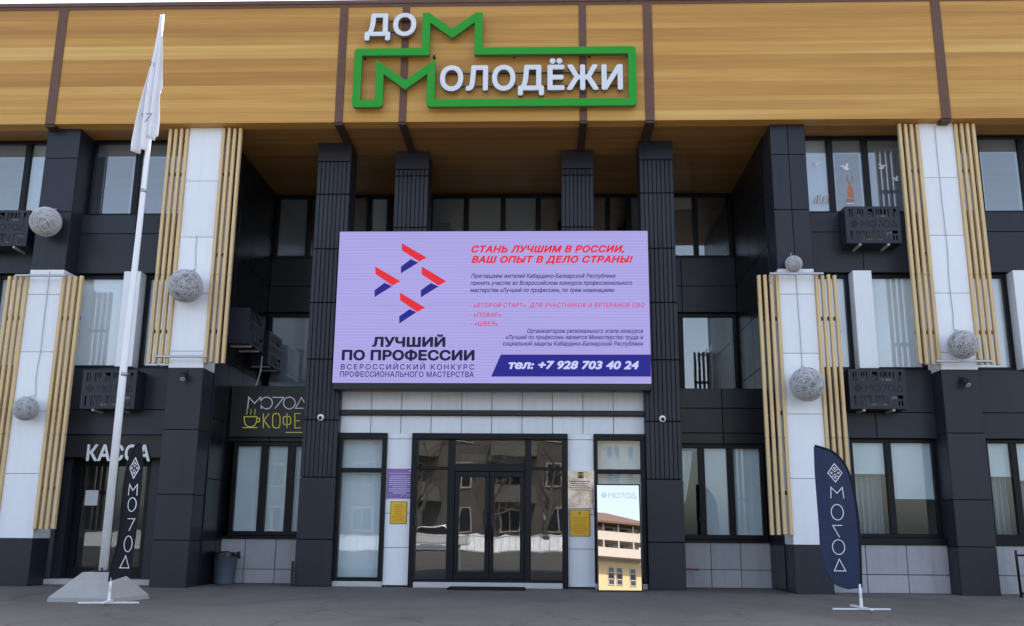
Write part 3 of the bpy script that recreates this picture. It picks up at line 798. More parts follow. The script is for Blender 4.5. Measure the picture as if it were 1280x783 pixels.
for a, c, hx in ((-1.715, -1.05, -1.105), (-1.045, -.375, -.99)):
    q = MB(); z0, z1 = .155, 2.155
    q.cbox(a, c, y-.045, y+.03, z0, z0+.13, .006); q.cbox(a, c, y-.045, y+.03, z1-.10, z1, .006)
    q.cbox(a, a+.085, y-.042, y+.027, z0+.13, z1-.10, .006); q.cbox(c-.085, c, y-.042, y+.027, z0+.13, z1-.10, .006)
    D_ = part(q, 'door_leaf', M['frame'])
    q = MB(); q.box(a+.08, c-.08, y-.012, y-.004, z0+.125, z1-.095); part(q, 'pane', M['door'], parent=D_)
    q = MB(); q.tube([(hx, y-.11, .88), (hx, y-.11, 1.42)], .018); q.tube([(hx, y-.11, .95), (hx, y-.04, .95)], .012); q.tube([(hx, y-.11, 1.35), (hx, y-.04, 1.35)], .012)
    part(q, 'handle', M['black'], parent=D_, smooth=True)
# inner vestibule: silver bars for two pale lines and a light fitting box seen through the glass
q = MB(); q.cbox(-1.70, -.40, y+.9, y+1.0, 2.42, 2.57, .01); part(q, 'air_curtain', M['acwhite'])
q = MB(); q.box(-1.66, -1.60, y+.25, y+.29, .16, .80); q.box(-.47, -.44, y+.2, y+.24, .16, 2.05); part(q, 'inner_door_bar', M['silver'])
q = MB(); q.cbox(-2.45, .345, y-.22, y+.02, .0, .098, .008); part(q, 'threshold', M['threshold'])
# hall behind
q = MB(); q.box(-3.9, 1.9, 21.3, 21.35, 0, 2.9); q.box(-3.9, -3.85, 18.9, 21.3, 0, 2.9); q.box(1.85, 1.9, 18.9, 21.3, 0, 2.9); q.box(-3.9, 1.9, 18.75, 21.3, 3.0, 3.05)
part(q, 'hall_wall', M['room'])
# rooms behind the wings: floors and a rear partition
q = MB()
for a, c in ((XL, -9.36), (-9.35, -6.50), (4.49, XR)):
    for z in (2.9, 5.88): q.box(a, c, YW+.31, 22.0, z+.01, z+.10)
    q.box(a, c, 20.9, 20.96, 3.05, 8.9)
    if c != -6.50: q.box(a, c, 20.9, 20.96, .0, 2.9)
part(q, 'room_partition', M['room'])

# ------------------------------------------------------------------ fascia sign
SG = thing('roof_sign', (-1.0, YF-.02, 9.2), 'big fascia sign reading ДОМ МОЛОДЁЖИ, white letters in a green outline of two letters M', 'sign')
def fillet(P, rad):
    """round the corners of a closed outline; rad gives each corner's radius"""
    out = []; N = len(P)
    for i in range(N):
        p = Vector(P[i]); a_ = (Vector(P[i-1])-p); b_ = (Vector(P[(i+1) % N])-p)
        r_ = min(rad[i], a_.length*.45, b_.length*.45)
        if r_ < .004: out.append(p); continue
        s0, s1 = p+a_.normalized()*r_, p+b_.normalized()*r_
        for k in range(6):
            t = k/5; out.append(s0*(1-t)**2+p*2*t*(1-t)+s1*t*t)
    return out
OUT = [(-3.70, 9.205), (-3.255, 9.205), (-3.255, 9.985), (-2.742, 9.60), (-2.232, 9.985), (-2.232, 9.205), (1.725, 9.205), (1.725, 10.312), (-1.31, 10.312), (-1.31, 11.11), (-1.835, 10.70), (-2.36, 11.11), (-2.36, 10.312), (-3.70, 10.312)]
def offset(P, d):
    P = [Vector(p) for p in P]; N = len(P); o_ = []
    for i in range(N):
        a_ = (P[i]-P[i-1]).normalized(); b_ = (P[(i+1) % N]-P[i]).normalized()
        na, nb = Vector((a_.y, -a_.x)), Vector((b_.y, -b_.x)); mt = (na+nb).normalized()
        o_.append(P[i]+mt*d/max(.2, mt.dot(na)))
    return o_
hwid = .0775
lo_out, lo_in = offset(OUT, hwid), offset(OUT, -hwid)
def blunt(L_, P):
    """cut the sharp tips of the two letters M flat"""
    res = []; N = len(L_)
    for i in range(N):
        zc_ = P[i][1]+.05
        if i in (2, 4, 9, 11) and L_[i].y > zc_:
            for q in (L_[i-1], L_[(i+1) % N]):
                t = (L_[i].y-zc_)/(L_[i].y-q.y); res.append((L_[i]+(q-L_[i])*t, .012))
        else: res.append((L_[i], .085 if i in (0, 1, 5, 6, 7, 13) else .01))
    return res
bo = blunt(lo_out, OUT)
ring_out = fillet([p for p, r_ in bo], [r_ for p, r_ in bo]); ring_in = fillet(lo_in, [.02]*len(lo_in))
rv, rf = fill_loops([ring_out, ring_in[::-1]])
g = MB(); nv = len(rv)
g.v += [Vector((p[0], YF-.20, p[1])) for p in rv]+[Vector((p[0], YF-.10, p[1])) for p in rv]
ed = {}
for f in rf:
    g.f.append(tuple(f)); g.m.append(0); g.f.append(tuple(nv+k for k in f[::-1])); g.m.append(0)
    for k in range(len(f)): ed[(f[k], f[(k+1) % len(f)])] = 1
for (p, q) in ed:
    if (q, p) not in ed: g.f.append((p, nv+p, nv+q, q)); g.m.append(1)
o = g.build('green_outline', [M['green'], M['greenside']], SG)
g = MB()
for z in (9.25, 10.27):
    for x in (-3.6, -2.2, -.6, .9, 1.65): g.box(x-.02, x+.02, YF-.10, YF+.005, z-.02, z+.02)
g.build('sign_bracket', M['bolt'], SG)
for body, x0, x1, z0, z1 in (('ДО', -3.60, -2.565, 10.68, 11.18), ('ОЛОДЁЖИ', -2.06, 1.54, 9.475, 10.02)):
    g = MB()
    # rails behind the letters
    g.box(x0+.1, x1-.1, YF-.075, YF-.06, z0+.12, z0+.145, 1); g.box(x0+.1, x1-.1, YF-.075, YF-.06, z1-.14, z1-.115, 1)
    g.build('letter_rail', [M['letterside'], M['bolt']], SG)
    g = MB(); text(g, body, x0, x1, z0, z1, YF-.17, .09, .032, 0, 1.08, 0, 1)
    g.build('sign_letters', [M['letter'], M['letterside']], SG)

# ------------------------------------------------------------------ LED screen
SCX = -1.02
SC = thing('led_screen', (SCX, YS, 3.67), 'large lavender LED screen above the entrance announcing a professional skills contest', 'screen')
s_ = MB(); s_.cbox(-4.085, 2.045, YS+.012, YS+.30, 3.67, 6.86, .01); s_.build('cabinet', M['black'], SC)
s_ = MB(); s_.box(-4.08, 2.04, YS, YS+.010, 3.80, 6.845); s_.build('display', led('screen_lavender', lin((172, 164, 228))), SC)
LED = {'red': led('screen_red', lin((226, 44, 58))), 'blue': led('screen_blue', lin((38, 36, 140))), 'ink': led('screen_ink', lin((30, 26, 62))),
       'ink2': led('screen_ink_soft', lin((52, 44, 110))), 'pale': led('screen_pale', lin((200, 205, 250))), 'pink': led('screen_pink', lin((212, 62, 110)))}
ys = YS-.004
def spx(pts): return [(at(x, yy, YS)[0], at(x, yy, YS)[2]) for x, yy in pts]
def zoomed(l): return [(410+x/3.729, 280+yy/3.729) for x, yy in l]
e = MB()
for q in ([(343, 90), (461, 158), (425, 176), (345, 124)], [(220, 199), (338, 268), (300, 288), (221, 234)], [(437, 199), (552, 268), (515, 288), (437, 236)], [(335, 320), (453, 391), (415, 411), (336, 356)]):
    e.prism(spx(zoomed(q)), ys, ys+.002)
for q in ([(340, 200), (386, 165), (421, 181), (340, 231)], [(217, 310), (264, 275), (299, 291), (217, 342)], [(433, 310), (480, 276), (515, 292), (433, 343)], [(332, 432), (380, 398), (412, 412), (332, 465)]):
    e.prism(spx(zoomed(q)), ys, ys+.002, 1)
e.build('contest_emblem', [LED['red'], LED['blue']], SC)
e = MB(); e.prism(spx([(614, 471), (626, 443.5), (813.4, 443.5), (813.6, 471)]), ys, ys+.002); e.build('phone_banner', LED['blue'], SC)
for body, x0, x1, yt, yb, key, bold, sh, spc in (
    ('ЛУЧШИЙ', 465, 557, 421.3, 434, 'ink', .05, 0, 1.02),
    ('ПО ПРОФЕССИИ', 427, 593.4, 437.7, 450.8, 'ink', .05, 0, 1.02),
    ('ВСЕРОССИЙСКИЙ КОНКУРС', 426, 593, 455.6, 462.2, 'ink2', .016, 0, 1.35),
    ('ПРОФЕССИОНАЛЬНОГО МАСТЕРСТВА', 425, 592.5, 464.8, 471.3, 'ink2', .018, 0, 1.05),
    ('СТАНЬ ЛУЧШИМ В РОССИИ,', 589, 780, 306.8, 316.2, 'red', .05, .28, 1.08),
    ('ВАШ ОПЫТ В ДЕЛО СТРАНЫ!', 589, 791, 319.8, 329.2, 'red', .05, .28, 1.08),
    ('Приглашаем жителей Кабардино-Балкарской Республики', 589, 769.5, 342.2, 347.8, 'ink2', .022, .22, 1.05),
    ('принять участие во Всероссийском конкурсе профессионального', 588.5, 790, 351, 356.6, 'ink2', .022, .22, 1.05),
    ('мастерства «Лучший по профессии», по трем номинациям:', 588, 768.5, 360, 365.6, 'ink2', .022, .22, 1.05),
    ('- «ВТОРОЙ СТАРТ»  ДЛЯ УЧАСТНИКОВ И ВЕТЕРАНОВ СВО', 587, 805.5, 379, 384.4, 'pink', .014, .2, 1.1),
    ('- «ПОВАР»', 587, 626.5, 391, 396.4, 'pink', .014, .2, 1.1),
    ('- «ШВЕЯ»', 588, 622.5, 402, 407.4, 'pink', .014, .2, 1.1),
    ('Организатором регионального этапа конкурса', 659, 803.8, 411.2, 416.6, 'ink2', .022, .22, 1.05),
    ('«Лучший по профессии» является Министерство труда и', 632, 803.8, 419, 424.4, 'ink2', .022, .22, 1.05),
    ('социальной защиты Кабардино-Балкарской Республики', 628.6, 803.8, 427, 432.4, 'ink2', .022, .22, 1.05),
    ('тел: +7 928 703 40 24', 635.6, 798.5, 451, 461.6, 'pale', .045, .22, 1.02)):
    a = at(x0, yb, YS); c = at(x1, yt, YS)
    e = MB(); text(e, body, a[0], c[0], a[2], c[2], YS-.008, 0, bold, sh, spc); e.build('text_line', LED[key], SC)

# ------------------------------------------------------------------ ticket office letters, coffee sign
k = MB(); a = at(107.5, 576.5, YW+.03); c = at(189, 556, YW+.03)
text(k, 'КАССА', a[0], c[0], a[2], c[2], YW+.02, .025, .03, 0, 1.05, 0, 1)
tag(k.build('shop_lettering', [M['paintwhite'], M['dim']], None, loc=((a[0]+c[0])/2, YW+.04, a[2])), 'white block letters КАССА over the ticket office door', 'lettering')
CF = thing('coffee_sign', (-5.6, YG-.10, 2.87), 'black coffee sign with thin white and yellow lines and a steaming cup', 'sign')
k = MB(); k.cbox(-6.42, -4.705, YG-.10, YG-.006, 2.87, 3.915, .006); k.build('sign_panel', M['black'], CF)
yc = YG-.112
def cpx(x, yy):
    q = at(270+x/3.0125, 400+yy/3.0125, yc); return (q[0], q[2])
def cstroke(mb, pts, wd=.018, closed=False): mb.stroke([cpx(*p) for p in pts], wd, yc, yc+.010, closed)
k = MB()
cstroke(k, [(119, 335), (123, 291), (145, 315), (167, 291), (170, 335)])
for cx in (190, 276): cstroke(k, [(cx+22*math.cos(t*math.pi/14), 313+22*math.sin(t*math.pi/14)) for t in range(28)], closed=True)
cstroke(k, [(212, 292), (255, 292), (222, 334)]); cstroke(k, [(299, 333), (322, 292), (345, 333)], closed=True)
k.build('brand_letters', M['paintwhite'], CF)
k = MB()
cstroke(k, [(178, 353), (178, 407)]); cstroke(k, [(200, 353), (180, 378), (202, 407)])
cstroke(k, [(213, 365), (217, 355), (227, 352), (237, 355), (241, 365), (241, 395), (237, 405), (227, 408), (217, 405), (213, 395)], closed=True)
cstroke(k, [(267, 352), (267, 408)])
cstroke(k, [(253, 370), (257, 364), (277, 364), (281, 370), (281, 388), (277, 394), (257, 394), (253, 388)], closed=True)
cstroke(k, [(320, 353), (297, 353), (297, 407), (320, 407)]); cstroke(k, [(297, 380), (316, 380)])
k.build('coffee_letters', M['yellowline'], CF)
k = MB()
cstroke(k, [(106, 365), (154, 365), (152, 385), (146, 396), (138, 402), (120, 402), (112, 396), (107, 385)], closed=True)
cstroke(k, [(154, 372), (164, 370), (164, 382), (152, 386)]); cstroke(k, [(99, 406), (156, 406)])
for x in (117, 132, 147): cstroke(k, [(x, 358), (x-3, 352), (x+2, 346), (x-2, 340), (x+1, 335)], .010)
cstroke(k, [(262, 424), (345, 424)])
k.build('cup_drawing', M['yellowline'], CF)

# ------------------------------------------------------------------ wire ball lamps
def wire_ball():
    root = thing('ball_lamp', (0, 0, 0), '', 'lamp', 'silver wire balls hung on the pilasters')
    mb = MB(); rnd = random.Random(3)
    for i in range(150):
        n = Vector((rnd.gauss(0, 1), rnd.gauss(0, 1), rnd.gauss(0, 1))).normalized()
        h = rnd.uniform(-.75, .75); rr = math.sqrt(1-h*h)*rnd.uniform(.97, 1.0)
        a = n.orthogonal().normalized(); b_ = n.cross(a)
        mb.tube([n*h+(a*math.cos(t*2*math.pi/26)+b_*math.sin(t*2*math.pi/26))*rr for t in range(26)], .0125, 3, closed=True)
    mb.build('wire_mesh', M['wire'], root, smooth=True)
    mb = MB(); mb.lathe([(.93*math.sin(t*math.pi/16), -.93*math.cos(t*math.pi/16)) for t in range(17)], (0, 0, 0), 24); mb.build('inner_globe', M['wirecore'], root, smooth=True)
    return root
ball = wire_ball()
spots = [(-9.665, 6.815, .29, 'silver wire ball on the dark upper half of the far left pilaster'),
         (-6.795, 5.523, .32, 'large silver wire ball on the tall white pilaster behind the flagpole'),
         (-9.635, 3.191, .226, 'small silver wire ball on the lower white half of the far left pilaster'),
         (4.694, 5.986, .158, 'smallest silver wire ball, perched atop the white pilaster right of the screen'),
         (7.63, 4.424, .265, 'silver wire ball low on the tall white pilaster at far right'),
         (4.76, 3.675, .31, 'large silver wire ball on the low white pilaster above the navy feather banner')]
for i, (x, z, r_, lb) in enumerate(spots):
    o = ball if i == 0 else copy_tree(ball)
    o.location = (x, YP-r_-.03, z); o.scale = (r_, r_, r_); o['label'] = lb
    tops = (7.1, 6.63, 5.9, 6.25, 8.84, 5.9)
    L_ = (tops[i]-z)/r_; back = (r_+.015)/r_
    mb = MB(); rr_ = random.Random(i); n_ = max(3, int(L_/1.2))
    P_ = [(0, 0, .96), (rr_.uniform(-.05, .05), back*.6, 1.12)]+[(rr_.uniform(-.09, .09)*(1-k/n_)+.02, back, 1.3+(L_-1.3)*k/n_) for k in range(n_+1)]
    mb.tube(P_, .007/r_, 5); ORG[o.name] = Vector((0, 0, 0)); mb.build('hanging_cable', M['dim'], o)
    for ch in o.children:
        if ch.name.startswith('wire_mesh'): ch.rotation_euler = (0, i*.7, i*1.1)

# ------------------------------------------------------------------ linear wall washers, floodlights, cameras
def washer():
    root = thing('wall_washer', (0, 0, 0), '', 'lamp', 'aluminium bar lights across the pilasters')
    mb = MB(); mb.cbox(-.50, .50, -.03, .03, -.02, .02, .006); mb.build('light_bar', M['silver'], root)
    for s in (-1, 1):
        mb = MB(); mb.tube([(s*.40, .03, 0), (s*.33, .24, .10)], .012, 6); mb.build('bracket_arm', M['silver'], root)
    mb = MB(); mb.tube([(-.48, .0, -.02), (-.5, .05, -.12), (-.42, .14, -.16), (-.38, .2, -.05)], .007, 6); mb.build('cable', M['dim'], root)
    return root
ws = washer()
for i, (x, z, lb) in enumerate(((-9.69, 5.77, 'aluminium bar light at the top of the far left pilaster with slats'),
                                (-6.82, 4.19, 'aluminium bar light at the foot of the tall white pilaster beside the flagpole'),
                                (4.73, 5.79, 'aluminium bar light at the top of the white pilaster just right of the screen'),
                                (7.66, 4.13, 'aluminium bar light at the foot of the tall white pilaster on the far right'))):
    o = ws if i == 0 else copy_tree(ws)
    o.location = (x, YP-.20, z); o['label'] = lb
def flood():
    root = thing('floodlight', (0, 0, 0), '', 'lamp', 'small floodlights under the tall white pilasters')
    mb = MB(); mb.tube([(0, -.10, -.02), (.03, -.17, -.13)], [.055, .065], 12); mb.build('lamp_body', M['black'], root)
    mb = MB(); mb.tube([(.031, -.172, -.132), (.033, -.178, -.142)], .052, 12); mb.build('lens', M['dim'], root)
    mb = MB(); mb.box(-.05, .05, -.02, -.002, -.03, .08); mb.tube([(0, -.02, .02), (0, -.09, .0)], .02, 8); mb.build('mount', M['black'], root)
    return root
fl = flood()
for i, (x, z, lb) in enumerate(((-6.80, 3.90, 'small black floodlight under the tall white pilaster near the flagpole'), (7.68, 3.83, 'small black floodlight under the tall white pilaster on the far right'))):
    o = fl if i == 0 else copy_tree(fl)
    o.location = (x, YP+.003, z); o['label'] = lb
def cctv():
    root = thing('security_camera', (0, 0, 0), '', 'camera', 'dome cameras on the entrance columns')
    mb = MB(); mb.lathe([(0, 0), (.065, 0), (.068, .02), (.06, .05), (.045, .065), (0, .066)], (0, 0, 0), 20)
    for v in mb.v: v.y, v.z = -v.z, v.y
    mb.build('housing', M['pole'], root, smooth=True)
    mb = MB(); mb.lathe([(.036, 0), (.034, .012), (.022, .028), (0, .034)], (0, 0, 0), 16)
    for v in mb.v: v.y, v.z = -v.z-.062, v.y-.01
    mb.build('dome', M['black'], root, smooth=True)
    return root
cc = cctv()
for i, (x, lb) in enumerate(((-4.34, 'white dome camera on the column left of the entrance'), (2.27, 'white dome camera on the column right of the entrance'))):
    o = cc if i == 0 else copy_tree(cc)
    o.location = (x, YC-.002, 3.165); o['label'] = lb

# ------------------------------------------------------------------ air conditioner boxes
def ac():
    root = thing('air_conditioner', (0, 0, 0), '', 'air conditioner', 'air conditioners in perforated dark covers')
    W_, H_, D_ = 1.04, .74, .42; rnd = random.Random(11)
    mb = MB()
    # casing walls, open at the back
    mb.box(-W_/2, -W_/2+.015, -D_+.02, 0, 0, H_); mb.box(W_/2-.015, W_/2, -D_+.02, 0, 0, H_); mb.box(-W_/2+.015, W_/2-.015, -D_+.02, 0, H_-.015, H_)
    mb.box(-W_/2+.015, W_/2-.015, -D_+.02, 0, 0, .015)
    def slab(x0, x1, z0, z1): mb.box(x0, x1, -D_, -D_+.017, z0, z1)
    slab(-W_/2, W_/2, 0, .06); slab(-W_/2, W_/2, H_-.05, H_); slab(-W_/2, W_/2, .25, .52)
    for z0, z1 in ((.06, .25), (.52, H_-.05)):
        slab(-W_/2, -W_/2+.08, z0, z1); slab(W_/2-.07, W_/2, z0, z1)
        x = -W_/2+.08
        while x < W_/2-.08:
            wd = rnd.choice((.025, .04, .06, .09)); gp = rnd.choice((.018, .022, .03))
            h0, h1 = rnd.choice(((z0, z1), (z0+.05, z1), (z0, z1-.06), (z0, z1)))
            slab(x+gp, min(x+gp+wd, W_/2-.07), h0, h1)
            if rnd.random() < .4: slab(x, x+gp, z0+.09, z0+.12)
            x += gp+wd
    mb.build('cover', M['dark'], root)
    mb = MB(); y0, y1 = -D_-.002, -D_+.0
    emblem(mb, -.36, .385, .075, .075, .012, y0, y1)
    x = -.22
    for ch, wd in (('M', .13), ('O', .12), ('7', .09), ('O', .12), ('D', .12)):
        pts, cl = logo_letters(ch); mb.stroke([(x+p[0]*wd, .33+p[1]*.115) for p in pts], .014, y0, y1, cl); x += wd+.025
    mb.build('cut_lettering', M['frame'], root)
    mb = MB(); mb.cbox(-.40, .40, -.33, -.06, .05, .62, .02); mb.build('cooling_unit', M['acwhite'], root)
    for x in (-.27, .27):
        mb = MB(); mb.box(x-.02, x+.02, -D_+.01, 0, -.04, -.003); mb.build('bracket', M['dim'], root)
    return root
a0 = ac()
for i, (x, y_, z, rz, lb) in enumerate((
    (6.31, YW, 6.46, 0, 'dark perforated air conditioner box under the third floor window with bird stickers'),
    (6.15, YW, 3.28, 0, 'dark perforated air conditioner box above the ground floor window by the navy feather banner'),
    (-10.72, YW, 6.44, 0, 'dark perforated air conditioner box cut by the left edge, beside a wire ball'),
    (-8.25, YW, 3.23, 0, 'dark perforated air conditioner box above the ticket office, behind the flagpole'),
    (-6.433, 19.3, 4.72, 90, 'shaded air conditioner box above the coffee sign, the nearer of two'),
    (-6.433, 20.75, 4.55, 90, 'shaded air conditioner box half behind the column, the farther of two'))):
    o = a0 if i == 0 else copy_tree(a0)
    o.location = (x, y_-.003 if not rz else y_, z); o.rotation_euler = (0, 0, R(rz)); o['label'] = lb

# ------------------------------------------------------------------ plaques by the door
def rows(mb, x0, x1, z0, z1, n, y_, m, rnd, center=True, h=.5):
    dz = (z1-z0)/n
    for i in range(n):
        L_ = (x1-x0)*rnd.uniform(.55, 1.0); cx = (x0+x1)/2 if center else x0+L_/2
        x = cx-L_/2; zz = z1-(i+.5)*dz
        while x < cx+L_/2:
            wl = rnd.uniform(.018, .055); mb.box(x, min(x+wl, cx+L_/2), y_-.0015, y_, zz-dz*h/2, zz+dz*h/2, m); x += wl+.010
yp = YE-.022
rnd = random.Random(5)
pl = MB(); pl.cbox(-3.035, -2.53, yp-.02, yp, 1.64, 2.205, .004); pl.box(-3.0, -2.56, yp-.0215, yp-.02, 2.11, 2.118, 1)
rows(pl, -2.99, -2.58, 1.72, 2.08, 9, yp-.02, 1, rnd, h=.42)
pl.stroke([(-2.76, 1.66), (-2.74, 1.70), (-2.70, 1.71)], .006, yp-.0215, yp-.02, False, 1); pl.stroke([(-2.66, 1.66), (-2.62, 1.72), (-2.58, 1.69)], .006, yp-.0215, yp-.02, False, 1)
pl.box(-2.62, -2.57, yp-.0215, yp-.02, 2.15, 2.175, 1)
tag(pl.build('name_plaque', [M['purple'], M['lilacink']], None, loc=(-2.78, yp, 1.64)), 'purple plaque with pale print left of the entrance doors', 'plaque')
pl = MB(); pl.cbox(-2.955, -2.63, yp-.012, yp, 1.16, 1.585, .003, 2); pl.box(-2.94, -2.645, yp-.014, yp-.0125, 1.175, 1.57, 0); rows(pl, -2.92, -2.665, 1.20, 1.53, 11, yp-.014, 1, rnd, h=.35)
tag(pl.build('notice_plaque', [M['plaqueyellow'], M['plaqueink'], M['plaqueframe']], None, loc=(-2.79, yp, 1.16)), 'yellow plaque under the purple one on the white pier', 'plaque')
pl = MB(); pl.cbox(.40, .965, yp-.03, yp-.004, 1.475, 2.205, .004); pl.box(.425, .94, yp-.0315, yp-.0305, 1.50, 2.18, 1)
tag_pl = thing('steel_plaque', (.68, yp, 1.475), 'polished steel framed plaque with a dark red badge right of the entrance doors', 'plaque')
pl.build('plate', [M['steelrim'], M['steelplate']], tag_pl)
pl = MB(); pl.box(.645, .755, yp-.034, yp-.032, 2.04, 2.16, 0); pl.stroke([(.665, 2.06), (.665, 2.135), (.70, 2.10), (.735, 2.135), (.735, 2.06)], .012, yp-.036, yp-.034, False, 1); pl.build('badge', [M['badge'], M['gold']], tag_pl)
pl = MB(); rows(pl, .46, .90, 1.80, 2.0, 5, yp-.0325, 0, rnd, h=.4); pl.build('print', M['darkink'], tag_pl)
pl = MB(); pl.cbox(.48, .875, yp-.012, yp, .955, 1.45, .003, 2); pl.box(.492, .863, yp-.014, yp-.0125, .967, 1.438, 0); rows(pl, .52, .83, 1.0, 1.32, 11, yp-.014, 1, rnd, h=.35)
pl.box(.655, .69, yp-.0155, yp-.014, 1.36, 1.41, 1)
tag(pl.build('notice_plaque', [M['plaqueyellow'], M['plaqueink'], M['plaqueframe']], None, loc=(.68, yp, .955)), 'yellow plaque under the steel one on the white pier', 'plaque')

# ------------------------------------------------------------------ leaning mirror
MI = thing('standing_mirror', (1.34, 17.72, 0), 'tall black framed mirror leaning outside the entrance, reflecting a yellow house', 'mirror')
T = math.tan(R(5.0)); mz = 1.905; mx0, mx1 = .955, 1.765; my = 17.72
def tilt(mb, k0=0):
    for v in mb.v[k0:]: v.y += v.z*T
    return mb
q = MB(); wq = .022
q.cbox(mx0, mx0+wq, my, my+.04, .004, mz, .003); q.cbox(mx1-wq, mx1, my, my+.04, .004, mz, .003); q.cbox(mx0+wq, mx1-wq, my, my+.04, .004, .004+wq, .003); q.cbox(mx0+wq, mx1-wq, my, my+.04, mz-wq, mz, .003)
q.box(mx0+wq, mx1-wq, my+.022, my+.036, .004+wq, mz-wq)
tilt(q).build('frame', M['black'], MI)
q = MB(); q.box(mx0+wq, mx1-wq, my+.014, my+.020, .004+wq, mz-wq); tilt(q).build('mirror_glass', M['mirror'], MI)
q = MB(); ya, yb = my+.010, my+.0125
emblem(q, 1.10, 1.70, .05, .05, .007, ya, yb)
x = 1.18
for ch, wd in (('M', .10), ('O', .095), ('7', .07), ('O', .095), ('D', .095)):
    pts, cl = logo_letters(ch); q.stroke([(x+p[0]*wd, 1.655+p[1]*.085) for p in pts], .008, ya, yb, cl); x += wd+.014
tilt(q).build('vinyl_letters', M['etched'], MI)
q = MB(); q.tube([(1.36, my+.24, 1.5), (1.36, my+.55, .02)], .015, 8); q.build('back_strut', M['black'], MI)

# ------------------------------------------------------------------ flagpole with flag, concrete foot
CB = MB(); c0 = (-6.50, 14.30)
def fr_ring(h, z, rz=R(-8)):
    return [(c0[0]+(sx*h)*math.cos(rz)-(sy*h)*math.sin(rz), c0[1]+(sx*h)*math.sin(rz)+(sy*h)*math.cos(rz), z) for sx, sy in ((-1, -1), (1, -1), (1, 1), (-1, 1))]
ra, rb, rc_ = fr_ring(.50, 0), fr_ring(.49, .06), fr_ring(.19, .40)
for lo, hi in ((ra, rb), (rb, rc_)):
    for k in range(4): CB.poly([lo[k], lo[(k+1) % 4], hi[(k+1) % 4], hi[k]])
CB.poly(rc_)
tag(CB.build('concrete_block', M['concrete'], None, loc=(c0[0], c0[1], 0), bevel=.02), 'pale concrete block with sloping sides carrying the tall flagpole', 'concrete block')
FP = thing('flagpole', (-6.51, 14.35, .40), 'tall tapering white flagpole standing on a concrete block', 'flagpole')
q = MB(); q.tube([(-6.51, 14.35, .40), (-6.51, 14.35, 3.4), (-6.48, 14.35, 6.4), (-6.45, 14.35, 9.50)], [.066, .056, .042, .028], 16); q.build('pole', M['pole'], FP, smooth=True)
q = MB(); q.lathe([(.0, .02), (.15, .02), (.15, .0)], (-6.51, 14.35, .40), 16)
for t in range(6): q.tube([(-6.51+.12*math.cos(t), 14.35+.12*math.sin(t), .41), (-6.51+.12*math.cos(t), 14.35+.12*math.sin(t), .46)], .014, 6)
q.build('base_plate', M['bolt'], FP)
q = MB()
for z in (3.35, 6.35): q.tube([(-6.495 if z < 5 else -6.48, 14.35, z-.03), (-6.495 if z < 5 else -6.48, 14.35, z+.03)], .06 if z < 5 else .045, 16)
q.build('sleeve', M['silver'], FP, smooth=True)
# flag hanging in folds from the top of the pole
FLG = thing('flag', (-6.5, 14.35, 7.0), 'white flag hanging limp in folds from the top of the tall pole', 'flag')
zt0, zb0 = 9.46, 7.02
def flag_left(u, v):      # u across from the pole outward, v down
    wdt = .012+.262*min(1, v*1.06)**1.0
    x = -6.455-.03*v-wdt*u+.012*math.sin(7*v)
    yv = 14.30+.075*math.sin(u*8+v*3)*min(1, v*2)
    z = zt0-(zt0-zb0)*v*(1-.04*u)-.10*u*u*v
    return (x+.06*v*u, yv-.02*u, z-.16*math.sin(u*2.2)*v*.3)
def flag_right(u, v):
    wdt = .015+.225*min(1, v*1.15)
    x = -6.455-.03*v+wdt*u*(1-.25*(v > .62))
    yv = 14.33+.05*math.sin(u*8+2+v*2)*min(1, v*2)
    z = zt0-.02-(zt0-7.30)*v-.05*math.sin(u*3)*v
    return (x, yv, z)
q = MB(); q.grid(flag_left, 16, 40); q.build('outer_fold', M['flagcloth'], FLG, smooth=True, solid=.004)
q = MB(); q.grid(flag_right, 14, 36); q.build('inner_fold', M['flagcloth'], FLG, smooth=True, solid=.004)
def on_flag(v):
    return Vector((v.x, 14.215, v.z))
q = MB()
a = [at(x, yy, 14.25) for x, yy in ((177.5, 143), (190, 142.5), (181.5, 153))]
q.stroke([(p[0], p[2]) for p in a], .010, 14.238, 14.242, True)
a = at(191, 81, 14.28); q.stroke([(a[0]+.03*math.cos(t*math.pi/8), a[2]+.045*math.sin(t*math.pi/8)) for t in range(16)], .009, 14.262, 14.266, True)
q.build('emblem_lines', M['flagline'], FLG)

# ------------------------------------------------------------------ feather banners
def cross_foot(mb, x, y_, ang, L_=.40):
    for k in range(2):
        th = ang+k*math.pi/2; c, s = math.cos(th), math.sin(th)
        z0 = .006+k*.022
        pts = [(-L_, -.02), (L_, -.02), (L_, .02), (-L_, .02)]
        i = len(mb.v)
        for z in (z0, z0+.02):
            for a, b_ in pts: mb.v.append(Vector((x+a*c-b_*s, y_+a*s+b_*c, z)))
        for g in ((3, 2, 1, 0), (4, 5, 6, 7), (0, 1, 5, 4), (1, 2, 6, 5), (2, 3, 7, 6), (3, 0, 4, 7)): mb.f.append(tuple(i+t for t in g)); mb.m.append(0)
    mb.tube([(x, y_, .03), (x, y_, .16)], .022, 10)

def smooth_outline(P, n=6):
    out = []; N = len(P)
    for i in range(N-1):
        p0, p1, p2, p3 = (Vector(P[max(i-1, 0)]), Vector(P[i]), Vector(P[i+1]), Vector(P[min(i+2, N-1)]))
        for k in range(n):
            t = k/n
            out.append(.5*((2*p1)+(-p0+p2)*t+(2*p0-5*p1+4*p2-p3)*t*t+(-p0+3*p1-3*p2+p3)*t**3))
    out.append(Vector(P[-1])); return out

